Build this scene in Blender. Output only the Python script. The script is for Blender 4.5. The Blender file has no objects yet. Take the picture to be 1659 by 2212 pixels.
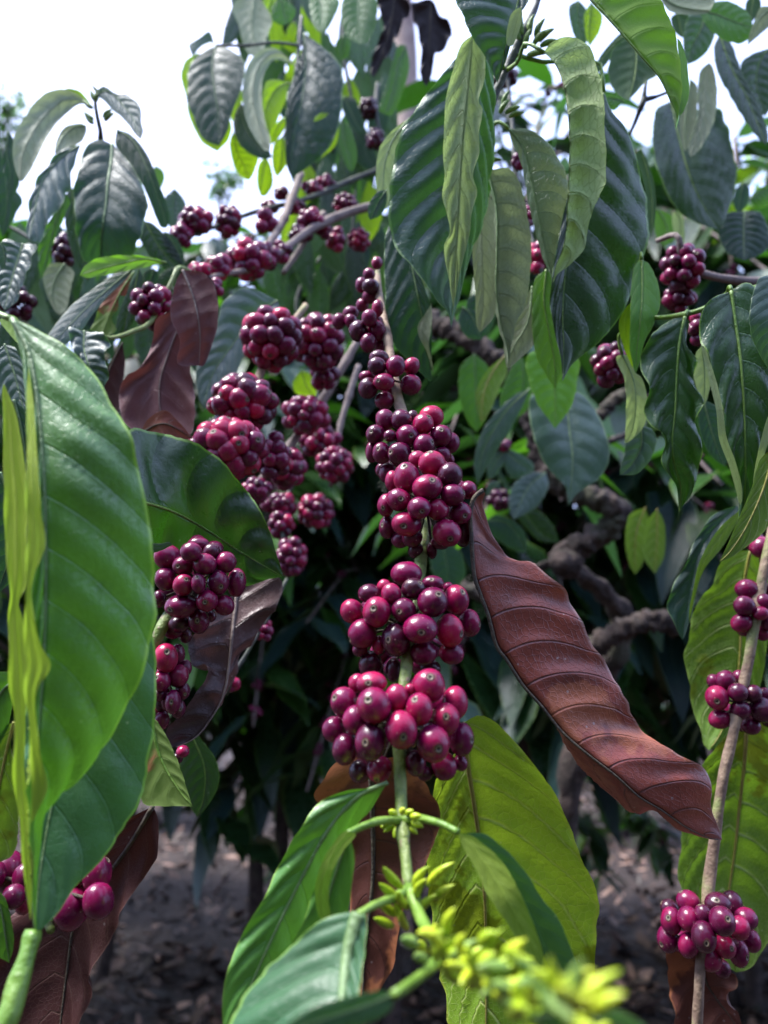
import bpy, math, random
import numpy as np
from mathutils import Vector, Matrix, noise as mnoise
RND = random.Random(7)
scene = bpy.context.scene
COL = scene.collection

# ------------------------------------------------------------------ camera
PITCH = math.radians(13.0)
CAM = np.array([0.0, 0.0, 1.35])
LENS, FH = 26.0, 2212.0
F = LENS / 36.0 * FH                      # focal length in pixels of a 1659 x 2212 view
FWD = np.array([0, math.cos(PITCH), math.sin(PITCH)])
UPV = np.array([0, -math.sin(PITCH), math.cos(PITCH)])
RGT = np.array([1.0, 0, 0])

def at(x, y, d):
    """point seen at (x, y) of the view at real distance d (m) in front of the lens"""
    return CAM + RGT * ((x - 829.5) / F * d) + UPV * (-(y - 1106.0) / F * d) + FWD * d

def ats(x, y, d):
    x = np.asarray(x, float); y = np.asarray(y, float); d = np.asarray(d, float)
    return CAM + np.multiply.outer((x - 829.5) / F * d, RGT) + np.multiply.outer(-(y - 1106.0) / F * d, UPV) + np.multiply.outer(d, FWD)

cam_data = bpy.data.cameras.new('camera')
cam = bpy.data.objects.new('camera', cam_data)
COL.objects.link(cam)
cam.location = CAM
cam.rotation_euler = (math.pi / 2 + PITCH, 0, 0)
cam_data.sensor_fit = 'VERTICAL'
cam_data.sensor_height = 36.0
cam_data.lens = LENS
cam_data.clip_start = 0.01
cam_data.clip_end = 2000
cam_data.dof.use_dof = True
cam_data.dof.focus_distance = 0.36
cam_data.dof.aperture_fstop = 7.6
scene.camera = cam

# ------------------------------------------------------------------ small node helpers
class NT:
    def __init__(s, nt):
        s.nt = nt; nt.nodes.clear()
    def n(s, t, **kw):
        nd = s.nt.nodes.new(t)
        for k, v in kw.items():
            if k in nd.inputs: s.i(nd, k, v)
            else: setattr(nd, k, v)
        return nd
    def i(s, nd, k, v):
        if isinstance(v, bpy.types.NodeSocket): s.nt.links.new(v, nd.inputs[k])
        else: nd.inputs[k].default_value = v
    def m(s, op, a, b=None, c=None, clamp=False):
        nd = s.nt.nodes.new('ShaderNodeMath'); nd.operation = op; nd.use_clamp = clamp
        s.i(nd, 0, a)
        if b is not None: s.i(nd, 1, b)
        if c is not None: s.i(nd, 2, c)
        return nd.outputs[0]
    def sm(s, v, a, b, lo=0.0, hi=1.0):
        nd = s.nt.nodes.new('ShaderNodeMapRange'); nd.interpolation_type = 'SMOOTHSTEP'
        s.i(nd, 0, v); s.i(nd, 1, a); s.i(nd, 2, b); s.i(nd, 3, lo); s.i(nd, 4, hi)
        return nd.outputs[0]
    def mix(s, f, a, b):
        nd = s.nt.nodes.new('ShaderNodeMix'); nd.data_type = 'RGBA'
        s.i(nd, 0, f); s.i(nd, 6, c4(a)); s.i(nd, 7, c4(b))
        return nd.outputs[2]
    def mul(s, a, b):
        nd = s.nt.nodes.new('ShaderNodeMix'); nd.data_type = 'RGBA'; nd.blend_type = 'MULTIPLY'
        s.i(nd, 0, 1.0); s.i(nd, 6, c4(a)); s.i(nd, 7, c4(b))
        return nd.outputs[2]
    def noise(s, vec, scale, detail=3.0, rough=0.55, out=0):
        nd = s.nt.nodes.new('ShaderNodeTexNoise')
        if vec is not None: s.i(nd, 'Vector', vec)
        s.i(nd, 'Scale', scale); s.i(nd, 'Detail', detail); s.i(nd, 'Roughness', rough)
        return nd.outputs[out]
    def vor(s, vec, scale, feature='F1', out=0, dims='3D'):
        nd = s.nt.nodes.new('ShaderNodeTexVoronoi'); nd.feature = feature; nd.voronoi_dimensions = dims
        if vec is not None: s.i(nd, 'Vector', vec)
        s.i(nd, 'Scale', scale)
        return nd.outputs[out]

def c4(c):
    if isinstance(c, bpy.types.NodeSocket): return c
    return tuple(c) + (1.0,) if len(c) == 3 else tuple(c)

def newmat(name):
    m = bpy.data.materials.new(name); m.use_nodes = True
    return m, NT(m.node_tree)

def leaf_mat(name, top, under, trans, tf=0.3, vt=None, vu=None, margin=None, rt=0.36, ru=0.55,
             patch=None, pamt=0.0, speck=0.5, spec=0.5, var=0.3, vw=0.05, ret=0.35, bump=0.5, edgepatch=0.0, vs=0.65, rsc=(30.0, 64.0)):
    m, N = newmat(name)
    vt = vt or tuple(c * 1.7 + 0.02 for c in top)
    vu = vu or tuple(c * 1.25 + 0.01 for c in under)
    margin = margin or tuple(min(1, c * 1.3 + 0.02) for c in under)
    uv = N.n('ShaderNodeUVMap', uv_map='uv').outputs[0]
    ph = N.n('ShaderNodeUVMap', uv_map='ph').outputs[0]
    s1 = N.n('ShaderNodeSeparateXYZ', Vector=uv); s2 = N.n('ShaderNodeSeparateXYZ', Vector=ph)
    ux, t = s1.outputs[0], s1.outputs[1]
    phase, s = s2.outputs[0], s2.outputs[1]
    fr = N.m('FRACT', phase)
    dist = N.m('MINIMUM', fr, N.m('SUBTRACT', 1.0, fr))
    lat = N.m('MULTIPLY', N.sm(dist, 0.0, vw, 1.0, 0.0), N.m('SUBTRACT', 1.0, N.m('MULTIPLY', s, 0.55)))
    mid = N.sm(s, 0.012, 0.04, 1.0, 0.0)
    vein = N.m('MAXIMUM', N.m('MULTIPLY', lat, vs), mid)
    tc = N.n('ShaderNodeTexCoord').outputs['Object']
    oi = N.n('ShaderNodeObjectInfo').outputs['Random']
    jitter = N.n('ShaderNodeVectorMath', operation='ADD'); N.i(jitter, 0, tc)
    comb = N.n('ShaderNodeCombineXYZ', X=N.m('MULTIPLY', oi, 13.0), Y=N.m('MULTIPLY', oi, 7.0)); N.i(jitter, 1, comb.outputs[0])
    P = jitter.outputs[0]
    mp = N.n('ShaderNodeMapping'); N.i(mp, 'Vector', uv); N.i(mp, 'Scale', (rsc[0], rsc[1], 1.0))
    rv = N.vor(mp.outputs[0], 1.0, 'DISTANCE_TO_EDGE', 0, '2D')
    retv = N.sm(rv, 0.0, 0.09, 1.0, 0.0)
    n1 = N.noise(P, 22.0, 4.0)
    n2 = N.noise(P, 90.0, 3.0)
    vf = N.m('ADD', N.m('MULTIPLY', N.m('SUBTRACT', n1, 0.5), var * 2.6), N.m('MULTIPLY', N.m('SUBTRACT', n2, 0.5), var * 0.9))
    vf = N.m('ADD', vf, N.m('ADD', 1.0, N.m('MULTIPLY', N.m('SUBTRACT', oi, 0.5), 0.35)))
    def tint(c): 
        cm = N.n('ShaderNodeCombineXYZ', X=vf, Y=vf, Z=vf)
        return N.mul(c, cm.outputs[0])
    tcol = N.mix(N.m('MULTIPLY', retv, ret * 0.35), tint(top), vt)
    tcol = N.mix(N.m('MULTIPLY', vein, 0.8), tcol, vt)
    ucol = N.mix(N.m('MULTIPLY', retv, ret * 0.6), tint(under), vu)
    ucol = N.mix(N.m('MULTIPLY', vein, 0.9), ucol, vu)
    back = N.n('ShaderNodeNewGeometry').outputs['Backfacing']
    col = N.mix(back, tcol, ucol)
    col = N.mix(N.m('MULTIPLY', N.sm(s, 0.955, 0.985), 0.75), col, margin)
    if patch:
        pn = N.noise(P, 14.0, 5.0, 0.6)
        if edgepatch: pn = N.m('ADD', pn, N.m('MULTIPLY', N.m('POWER', s, 2.0), edgepatch))
        col = N.mix(N.sm(pn, 0.66 - pamt, 0.70 - pamt), col, patch)
    if speck:
        v = N.n('ShaderNodeTexVoronoi'); N.i(v, 'Vector', P); N.i(v, 'Scale', 260.0)
        sp = N.m('MULTIPLY', N.sm(v.outputs['Distance'], 0.12, 0.2, 1.0, 0.0),
                 N.m('GREATER_THAN', N.n('ShaderNodeSeparateColor', Color=v.outputs['Color']).outputs[0], 0.93))
        big = N.m('MULTIPLY', N.sm(N.noise(P, 60.0, 6.0, 0.7), 0.70, 0.76), 0.5)
        col = N.mix(N.m('MULTIPLY', N.m('MAXIMUM', sp, big), speck), col, tuple(0.3 + 0.5 * c for c in under))
        dk = N.sm(N.noise(P, 45.0, 5.0, 0.7), 0.68, 0.73)
        col = N.mix(N.m('MULTIPLY', dk, speck * 0.6), col, (0.03, 0.022, 0.012))
    rough = N.m('ADD', N.m('ADD', rt, N.m('MULTIPLY', back, ru - rt)), N.m('MULTIPLY', N.m('SUBTRACT', n2, 0.5), 0.3))
    hgt = N.m('ADD', N.m('MULTIPLY', vein, N.m('SUBTRACT', N.m('MULTIPLY', back, 1.1), 0.6)), N.m('ADD', N.m('MULTIPLY', retv, -0.25 * ret), N.m('MULTIPLY', N.noise(P, 300.0, 2.0), 0.35)))
    hgt = N.m('ADD', hgt, N.m('MULTIPLY', n2, 0.6))
    bp = N.n('ShaderNodeBump', Strength=bump, Distance=0.0012, Height=hgt)
    pb = N.n('ShaderNodeBsdfPrincipled')
    N.i(pb, 'Base Color', col); N.i(pb, 'Roughness', rough); N.i(pb, 'Normal', bp.outputs[0])
    N.i(pb, 'Specular IOR Level', N.m('SUBTRACT', spec, N.m('MULTIPLY', back, spec * 0.45)))
    tr = N.n('ShaderNodeBsdfTranslucent'); N.i(tr, 'Normal', bp.outputs[0])
    tcolr = N.mix(N.m('MULTIPLY', vein, 0.4), trans, tuple(c * 0.6 for c in trans))
    if patch:
        tcolr = N.mix(N.sm(pn, 0.66 - pamt, 0.70 - pamt), tcolr, tuple(c * 0.7 for c in patch))
    N.i(tr, 'Color', tcolr)
    ms = N.n('ShaderNodeMixShader'); N.i(ms, 0, tf); N.i(ms, 1, pb.outputs[0]); N.i(ms, 2, tr.outputs[0])
    o = N.n('ShaderNodeOutputMaterial'); N.i(o, 0, ms.outputs[0])
    return m

M = {}
M['young'] = leaf_mat('bright_green_leaf', (0.065, 0.20, 0.016), (0.19, 0.31, 0.05), (0.22, 0.55, 0.03), 0.30, vt=(0.16, 0.33, 0.06), margin=(0.30, 0.48, 0.06), rt=0.40, speck=0.3)
M['near'] = leaf_mat('big_green_leaf', (0.062, 0.19, 0.022), (0.36, 0.50, 0.06), (0.16, 0.50, 0.02), 0.13, vt=(0.055, 0.20, 0.035), margin=(0.34, 0.55, 0.06), rt=0.42, speck=0.3, var=0.6, spec=0.95, ret=0.35, bump=0.55)
M['nearblue'] = leaf_mat('waxy_green_leaf', (0.036, 0.115, 0.042), (0.2, 0.32, 0.06), (0.12, 0.4, 0.04), 0.12, vt=(0.055, 0.15, 0.065), margin=(0.28, 0.5, 0.07), rt=0.44, speck=0.4, spec=0.5, var=0.5, ret=0.35, bump=0.55)
M['green'] = leaf_mat('green_leaf', (0.036, 0.115, 0.016), (0.11, 0.21, 0.045), (0.14, 0.42, 0.02), 0.28, vt=(0.10, 0.22, 0.05), margin=(0.22, 0.4, 0.06), rt=0.36)
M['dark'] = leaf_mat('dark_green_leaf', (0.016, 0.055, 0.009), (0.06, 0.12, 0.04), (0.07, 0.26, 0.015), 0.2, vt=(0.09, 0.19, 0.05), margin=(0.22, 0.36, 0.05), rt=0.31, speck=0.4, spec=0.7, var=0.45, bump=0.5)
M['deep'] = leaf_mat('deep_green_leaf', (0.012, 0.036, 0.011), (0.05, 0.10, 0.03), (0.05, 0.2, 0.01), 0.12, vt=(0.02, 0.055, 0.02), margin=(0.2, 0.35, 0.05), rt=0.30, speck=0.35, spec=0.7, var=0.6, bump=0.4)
M['skysheen'] = leaf_mat('sky_sheen_leaf', (0.012, 0.034, 0.034), (0.11, 0.17, 0.085), (0.09, 0.3, 0.04), 0.15, vt=(0.07, 0.12, 0.085), margin=(0.2, 0.32, 0.12), rt=0.42, spec=0.33, speck=0.35, var=0.5, bump=0.8)  # dark green leaf with bluish sky sheen put into its base colour
M['shiny'] = leaf_mat('silvery_leaf', (0.028, 0.062, 0.05), (0.17, 0.24, 0.13), (0.1, 0.3, 0.05), 0.15, vt=(0.13, 0.2, 0.14), margin=(0.24, 0.34, 0.15), rt=0.36, spec=0.8, speck=0.35)
M['pale'] = leaf_mat('pale_underside_leaf', (0.05, 0.13, 0.03), (0.36, 0.45, 0.22), (0.44, 0.62, 0.18), 0.36, vu=(0.19, 0.28, 0.10), margin=(0.42, 0.55, 0.2), ru=0.5, speck=0.12, ret=0.9, rsc=(15.0, 30.0), bump=0.9, vs=0.85)
M['grayu'] = leaf_mat('greyish_underside_leaf', (0.05, 0.11, 0.04), (0.28, 0.32, 0.22), (0.34, 0.44, 0.18), 0.28, vu=(0.13, 0.17, 0.10), margin=(0.32, 0.42, 0.2), ru=0.48, speck=0.12, ret=0.8, rsc=(15.0, 30.0), bump=0.9, vs=0.85)
M['olive'] = leaf_mat('olive_underside_leaf', (0.09, 0.17, 0.03), (0.20, 0.35, 0.03), (0.40, 0.62, 0.03), 0.38, vw=0.085, vs=0.95, var=0.7, bump=0.9, vu=(0.62, 0.68, 0.24), margin=(0.4, 0.45, 0.06), ru=0.45, speck=0.55, patch=(0.22, 0.30, 0.01), pamt=0.1, ret=0.4)
M['oliveg'] = leaf_mat('olive_green_leaf', (0.06, 0.15, 0.03), (0.11, 0.20, 0.03), (0.22, 0.42, 0.02), 0.30, vw=0.085, vs=0.95, var=0.6, bump=0.9, vu=(0.40, 0.48, 0.18), margin=(0.2, 0.3, 0.06), ru=0.5, speck=0.4, patch=(0.17, 0.23, 0.015), pamt=0.07, ret=0.4)
M['lit'] = leaf_mat('backlit_yellow_green_leaf', (0.12, 0.27, 0.015), (0.22, 0.38, 0.02), (0.50, 0.85, 0.015), 0.55, vt=(0.22, 0.38, 0.03), vu=(0.15, 0.3, 0.02), speck=0.15)  # backlit glow put into the leaf colour, with stronger translucency
M['rusty'] = leaf_mat('rust_patched_leaf', (0.08, 0.15, 0.04), (0.17, 0.25, 0.06), (0.2, 0.4, 0.05), 0.2, patch=(0.30, 0.10, 0.05), pamt=0.13, speck=0.3)
M['dead'] = leaf_mat('dead_red_brown_leaf', (0.10, 0.030, 0.022), (0.185, 0.042, 0.027), (0.3, 0.09, 0.04), 0.06, vt=(0.05, 0.02, 0.02), vu=(0.05, 0.02, 0.022), margin=(0.34, 0.2, 0.17), rt=0.5, ru=0.36, spec=0.95, patch=(0.32, 0.10, 0.05), pamt=0.12, speck=0.6, var=0.7, vw=0.05, vs=0.95, ret=0.35, bump=0.7)
M['deadp'] = leaf_mat('dead_purple_brown_leaf', (0.10, 0.042, 0.045), (0.125, 0.050, 0.052), (0.2, 0.06, 0.05), 0.10, vt=(0.16, 0.08, 0.08), vu=(0.18, 0.09, 0.09), margin=(0.2, 0.12, 0.12), rt=0.5, ru=0.5, speck=0.2, var=0.4, ret=0.6)
M['deadg'] = leaf_mat('dead_grey_brown_leaf', (0.075, 0.04, 0.038), (0.095, 0.052, 0.050), (0.15, 0.06, 0.05), 0.06, vt=(0.03, 0.02, 0.02), vu=(0.035, 0.02, 0.022), margin=(0.16, 0.11, 0.11), rt=0.4, ru=0.38, spec=0.6, patch=(0.05, 0.03, 0.032), pamt=0.14, speck=0.5, var=0.6, ret=0.8, bump=1.0)
M['deadm'] = leaf_mat('dead_maroon_leaf', (0.055, 0.018, 0.016), (0.075, 0.026, 0.023), (0.12, 0.03, 0.02), 0.05, vt=(0.10, 0.05, 0.035), vu=(0.12, 0.07, 0.05), margin=(0.12, 0.06, 0.05), rt=0.5, ru=0.5, speck=0.25, var=0.35, ret=0.5)
M['deadpatch'] = leaf_mat('dead_leaf_with_tan_patches', (0.07, 0.022, 0.018), (0.10, 0.034, 0.025), (0.2, 0.06, 0.03), 0.06, vt=(0.02, 0.012, 0.012), vu=(0.02, 0.012, 0.012), margin=(0.2, 0.08, 0.04), rt=0.45, ru=0.45, patch=(0.30, 0.11, 0.05), pamt=0.05, speck=0.4, var=0.35, ret=0.4, edgepatch=0.14)
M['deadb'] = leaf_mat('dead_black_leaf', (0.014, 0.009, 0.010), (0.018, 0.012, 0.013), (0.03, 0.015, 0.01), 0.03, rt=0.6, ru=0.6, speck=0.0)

def stem_mat(name, c1, c2, scale=60.0, rough=0.6, spot=None, mossy=None, bd=0.002):
    m, N = newmat(name)
    tc = N.n('ShaderNodeTexCoord').outputs['Object']
    n = N.noise(tc, scale, 5.0, 0.65)
    n2 = N.noise(tc, scale * 5, 4.0)
    col = N.mix(N.sm(n, 0.38, 0.62), c1, c2)
    col = N.mix(N.m('MULTIPLY', N.sm(n2, 0.5, 0.7), 0.45), col, tuple(c * 0.5 for c in c1))
    if mossy: col = N.mix(N.sm(N.noise(tc, scale * 0.35, 4.0), 0.55, 0.66), col, mossy)
    if spot: col = N.mix(N.sm(N.noise(tc, scale * 2.5, 4.0), 0.60, 0.67), col, spot)
    bp = N.n('ShaderNodeBump', Strength=0.7, Distance=bd, Height=N.m('ADD', n, N.m('MULTIPLY', n2, 0.6)))
    pb = N.n('ShaderNodeBsdfPrincipled', Roughness=rough); N.i(pb, 'Base Color', col); N.i(pb, 'Normal', bp.outputs[0])
    o = N.n('ShaderNodeOutputMaterial'); N.i(o, 0, pb.outputs[0])
    return m
M['stemg'] = stem_mat('green_stem', (0.12, 0.18, 0.03), (0.18, 0.23, 0.06), 90, 0.5, spot=(0.22, 0.17, 0.10))
M['stemy'] = stem_mat('young_green_stem', (0.11, 0.22, 0.025), (0.17, 0.28, 0.045), 50, 0.42)
M['stemw'] = stem_mat('woody_stem', (0.17, 0.11, 0.075), (0.30, 0.21, 0.14), 70, 0.7, mossy=(0.19, 0.21, 0.07))
M['stemd'] = stem_mat('dark_stem', (0.025, 0.028, 0.025), (0.05, 0.06, 0.035), 60, 0.6)
M['twig'] = stem_mat('grey_brown_twig', (0.15, 0.11, 0.10), (0.22, 0.17, 0.15), 60, 0.75)
M['bark'] = stem_mat('gnarled_bark', (0.022, 0.015, 0.012), (0.060, 0.040, 0.033), 30, 0.9, spot=(0.10, 0.08, 0.065), mossy=(0.045, 0.045, 0.025), bd=.012)
M['palebark'] = stem_mat('pale_bark', (0.22, 0.16, 0.14), (0.32, 0.25, 0.21), 6, 0.9)
M['calyx'] = stem_mat('dark_fruit_stalk', (0.05, 0.04, 0.03), (0.10, 0.08, 0.05), 200, 0.8)
M['bud'] = stem_mat('yellow_green_bud', (0.30, 0.44, 0.012), (0.50, 0.58, 0.03), 60, 0.4)
M['budg'] = stem_mat('green_bud', (0.10, 0.20, 0.03), (0.18, 0.28, 0.05), 90, 0.5)

def cherry_mat():
    m, N = newmat('coffee_cherry_skin')
    cx = N.n('ShaderNodeUVMap', uv_map='cx').outputs[0]
    tn = N.n('ShaderNodeUVMap', uv_map='tn').outputs[0]
    a = N.n('ShaderNodeSeparateXYZ', Vector=cx); b = N.n('ShaderNodeSeparateXYZ', Vector=tn)
    pol = a.outputs[0]; tone = b.outputs[0]; seed = b.outputs[1]
    oi = N.n('ShaderNodeObjectInfo').outputs['Random']
    tc = N.n('ShaderNodeTexCoord').outputs['Object']
    off = N.n('ShaderNodeCombineXYZ', X=N.m('MULTIPLY', seed, 9.0), Y=N.m('MULTIPLY', oi, 11.0), Z=N.m('MULTIPLY', seed, 5.0))
    ad = N.n('ShaderNodeVectorMath', operation='ADD'); N.i(ad, 0, tc); N.i(ad, 1, off.outputs[0]); P = ad.outputs[0]
    big = N.noise(P, 70.0, 2.0)
    tv = N.m('ADD', N.m('ADD', tone, N.m('MULTIPLY', N.m('SUBTRACT', big, 0.5), 0.9)), N.m('MULTIPLY', N.m('SUBTRACT', oi, 0.5), 0.2), None, True)
    cr = N.n('ShaderNodeValToRGB', Fac=tv)
    e = cr.color_ramp.elements
    e[0].position = 0.0; e[0].color = (0.040, 0.008, 0.018, 1)
    e[1].position = 1.0; e[1].color = (0.40, 0.012, 0.065, 1)
    x = e.new(0.3); x.color = (0.070, 0.003, 0.026, 1)
    x = e.new(0.6); x.color = (0.145, 0.003, 0.046, 1)
    col = cr.outputs[0]
    # brownish scars and pale flecks
    sc = N.sm(N.noise(P, 170.0, 6.0, 0.7), 0.60, 0.70)
    sc = N.m('MULTIPLY', sc, N.sm(N.noise(P, 60.0, 2.0), 0.48, 0.62))
    col = N.mix(N.m('MULTIPLY', sc, 0.55), col, (0.24, 0.12, 0.05))
    v = N.n('ShaderNodeTexVoronoi'); N.i(v, 'Vector', P); N.i(v, 'Scale', 520.0)
    fl = N.m('MULTIPLY', N.sm(v.outputs['Distance'], 0.12, 0.22, 1.0, 0.0), N.m('GREATER_THAN', N.n('ShaderNodeSeparateColor', Color=v.outputs['Color']).outputs[0], 0.86))
    col = N.mix(N.m('MULTIPLY', fl, 0.55), col, (0.5, 0.3, 0.28))
    # navel
    halo = N.m('MULTIPLY', N.sm(N.m('ADD', pol, N.m('MULTIPLY', N.noise(P, 300.0, 3.0), 0.10)), 0.11, 0.17, 1.0, 0.0), 0.6)
    col = N.mix(halo, col, (0.16, 0.07, 0.05))
    disc = N.sm(pol, 0.062, 0.07, 1.0, 0.0)
    col = N.mix(disc, col, (0.17, 0.12, 0.085))
    hole = N.sm(pol, 0.028, 0.036, 1.0, 0.0)
    col = N.mix(hole, col, (0.015, 0.01, 0.008))
    ring = N.m('MULTIPLY', N.sm(pol, 0.060, 0.068), N.sm(pol, 0.078, 0.086, 1.0, 0.0))
    col = N.mix(N.m('MULTIPLY', ring, 0.8), col, (0.02, 0.008, 0.01))
    rough = N.m('ADD', 0.15, N.m('MULTIPLY', N.noise(P, 120.0, 4.0), 0.22))
    rough = N.m('ADD', rough, N.m('MULTIPLY', N.m('MAXIMUM', sc, disc), 0.3))
    bp = N.n('ShaderNodeBump', Strength=0.25, Distance=0.0006, Height=N.m('ADD', N.noise(P, 350.0, 3.0), N.m('MULTIPLY', big, 1.5)))
    pb = N.n('ShaderNodeBsdfPrincipled'); N.i(pb, 'Base Color', col); N.i(pb, 'Roughness', rough); N.i(pb, 'Normal', bp.outputs[0])
    N.i(pb, 'Specular IOR Level', 0.45)
    pb.inputs['Subsurface Weight'].default_value = 0.0
    o = N.n('ShaderNodeOutputMaterial'); N.i(o, 0, pb.outputs[0])
    return m
M['cherry'] = cherry_mat()

# ------------------------------------------------------------------ mesh + thing helpers
def cr(pts, n):
    """Catmull-Rom resample of a polyline (k x dim) to n points, even in chord length"""
    P = np.asarray(pts, float)
    if len(P) == 2:
        return P[0] + (P[1] - P[0]) * np.linspace(0, 1, n)[:, None]
    ext = np.vstack([2 * P[0] - P[1], P, 2 * P[-1] - P[-2]])
    dense = []
    for i in range(1, len(ext) - 2):
        p0, p1, p2, p3 = ext[i - 1], ext[i], ext[i + 1], ext[i + 2]
        t = np.linspace(0, 1, 14, endpoint=False)[:, None]
        dense.append(0.5 * ((2 * p1) + (p2 - p0) * t + (2 * p0 - 5 * p1 + 4 * p2 - p3) * t ** 2 + (3 * p1 - p0 - 3 * p2 + p3) * t ** 3))
    dense.append(P[-1:]); D = np.vstack(dense)
    L = np.concatenate([[0], np.cumsum(np.linalg.norm(np.diff(D[:, :min(3, D.shape[1])], axis=0), axis=1))])
    s = np.linspace(0, L[-1], n)
    return np.stack([np.interp(s, L, D[:, k]) for k in range(D.shape[1])], 1)

def raw_mesh(name, V, faces, mat, uvs=None, smooth=True):
    me = bpy.data.meshes.new(name)
    me.from_pydata([tuple(v) for v in V], [], faces)
    if uvs:
        li = np.empty(len(me.loops), dtype=np.int32); me.loops.foreach_get('vertex_index', li)
        for k, arr in uvs.items():
            lay = me.uv_layers.new(name=k)
            lay.data.foreach_set('uv', np.asarray(arr, dtype=np.float32)[li].ravel())
    if smooth: me.polygons.foreach_set('use_smooth', [True] * len(me.polygons))
    for mm in (mat if isinstance(mat, (list, tuple)) else [mat]): me.materials.append(mm)
    me.update()
    return me

class Thing:
    def __init__(s, name, label, cat, origin, group=None):
        s.o = bpy.data.objects.new(name, None); COL.objects.link(s.o)
        s.o.empty_display_size = 0.02
        s.org = np.array(origin, float); s.o.location = s.org
        s.o['label'] = label; s.o['category'] = cat
        if group: s.o['group'] = group
        s.stems = []; s.cherries = []; s.nb = 0
    def part(s, name, V, faces, mat, uvs=None, parent=None, smooth=True):
        me = raw_mesh(name, np.asarray(V) - s.org, faces, mat, uvs, smooth)
        o = bpy.data.objects.new(name, me); COL.objects.link(o); o.parent = parent or s.o
        return o

def tube_geo(path, rad, ns=10, seed=0.0, rough=0.0, cap=True):
    """path n x 3, rad n -> verts, faces"""
    path = np.asarray(path); n = len(path); rad = np.broadcast_to(np.asarray(rad, float), (n,))
    T = np.gradient(path, axis=0); T /= np.linalg.norm(T, axis=1)[:, None] + 1e-12
    ref = np.array([0.31, 0.9, 0.29]); a = np.cross(T[0], ref); a /= np.linalg.norm(a)
    V = []; F_ = []
    for i in range(n):
        a = a - T[i] * np.dot(a, T[i]); a /= np.linalg.norm(a) + 1e-12
        b = np.cross(T[i], a)
        for k in range(ns):
            th = 2 * math.pi * k / ns
            r = rad[i]
            if rough: r *= 1 + rough * mnoise.noise(Vector((math.cos(th) * 1.3 + seed, math.sin(th) * 1.3, i * 0.35))) * 1.6
            V.append(path[i] + r * (math.cos(th) * a + math.sin(th) * b))
    for i in range(n - 1):
        for k in range(ns):
            k2 = (k + 1) % ns
            F_.append((i * ns + k, i * ns + k2, (i + 1) * ns + k2, (i + 1) * ns + k))
    if cap:
        F_.append(tuple(range(ns - 1, -1, -1))); F_.append(tuple((n - 1) * ns + k for k in range(ns)))
    return V, F_

class Geo:
    def __init__(s): s.V = []; s.F = []; s.uv = {}; s.mi = []
    def add(s, V, F_, uvs=None, mi=0):
        b = len(s.V); s.V.extend(V); s.F.extend(tuple(i + b for i in f) for f in F_)
        s.mi.extend([mi] * len(F_))
        if uvs:
            for k, v in uvs.items(): s.uv.setdefault(k, []).extend(v)

def stem(th, c, pts, w, mat, name='stem', n=None, rough=0.12, nodes=None, ns=10, remember=True):
    """pts: (x, y, d) in crop c; w: widths in view pixels (one or several)"""
    P = np.array([( c[0] + p[0] / c[2], c[1] + p[1] / c[2], p[2]) for p in pts])
    n = n or max(10, 5 * len(P))
    Q = cr(P * np.array([1, 1, 1500.0]), n) / np.array([1, 1, 1500.0])
    W = np.interp(np.linspace(0, 1, n), np.linspace(0, 1, len(w)), w) if isinstance(w, (list, tuple)) else np.full(n, float(w))
    path = ats(Q[:, 0], Q[:, 1], Q[:, 2]); rad = W * Q[:, 2] / F / 2
    if nodes:
        for t in nodes: rad = rad * (1 + 0.35 * np.exp(-((np.linspace(0, 1, n) - t) / 0.018) ** 2))
    V, F_ = tube_geo(path, rad, ns, RND.random() * 50, rough)
    o = th.part(name, V, F_, mat)
    if remember: th.stems.append(path)
    return o, path

def smoothpath(a, b, sag, n=10):
    a = np.asarray(a); b = np.asarray(b); m = (a + b) / 2 + np.array([0, 0, sag])
    return cr([a, m, b], n)

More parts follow.
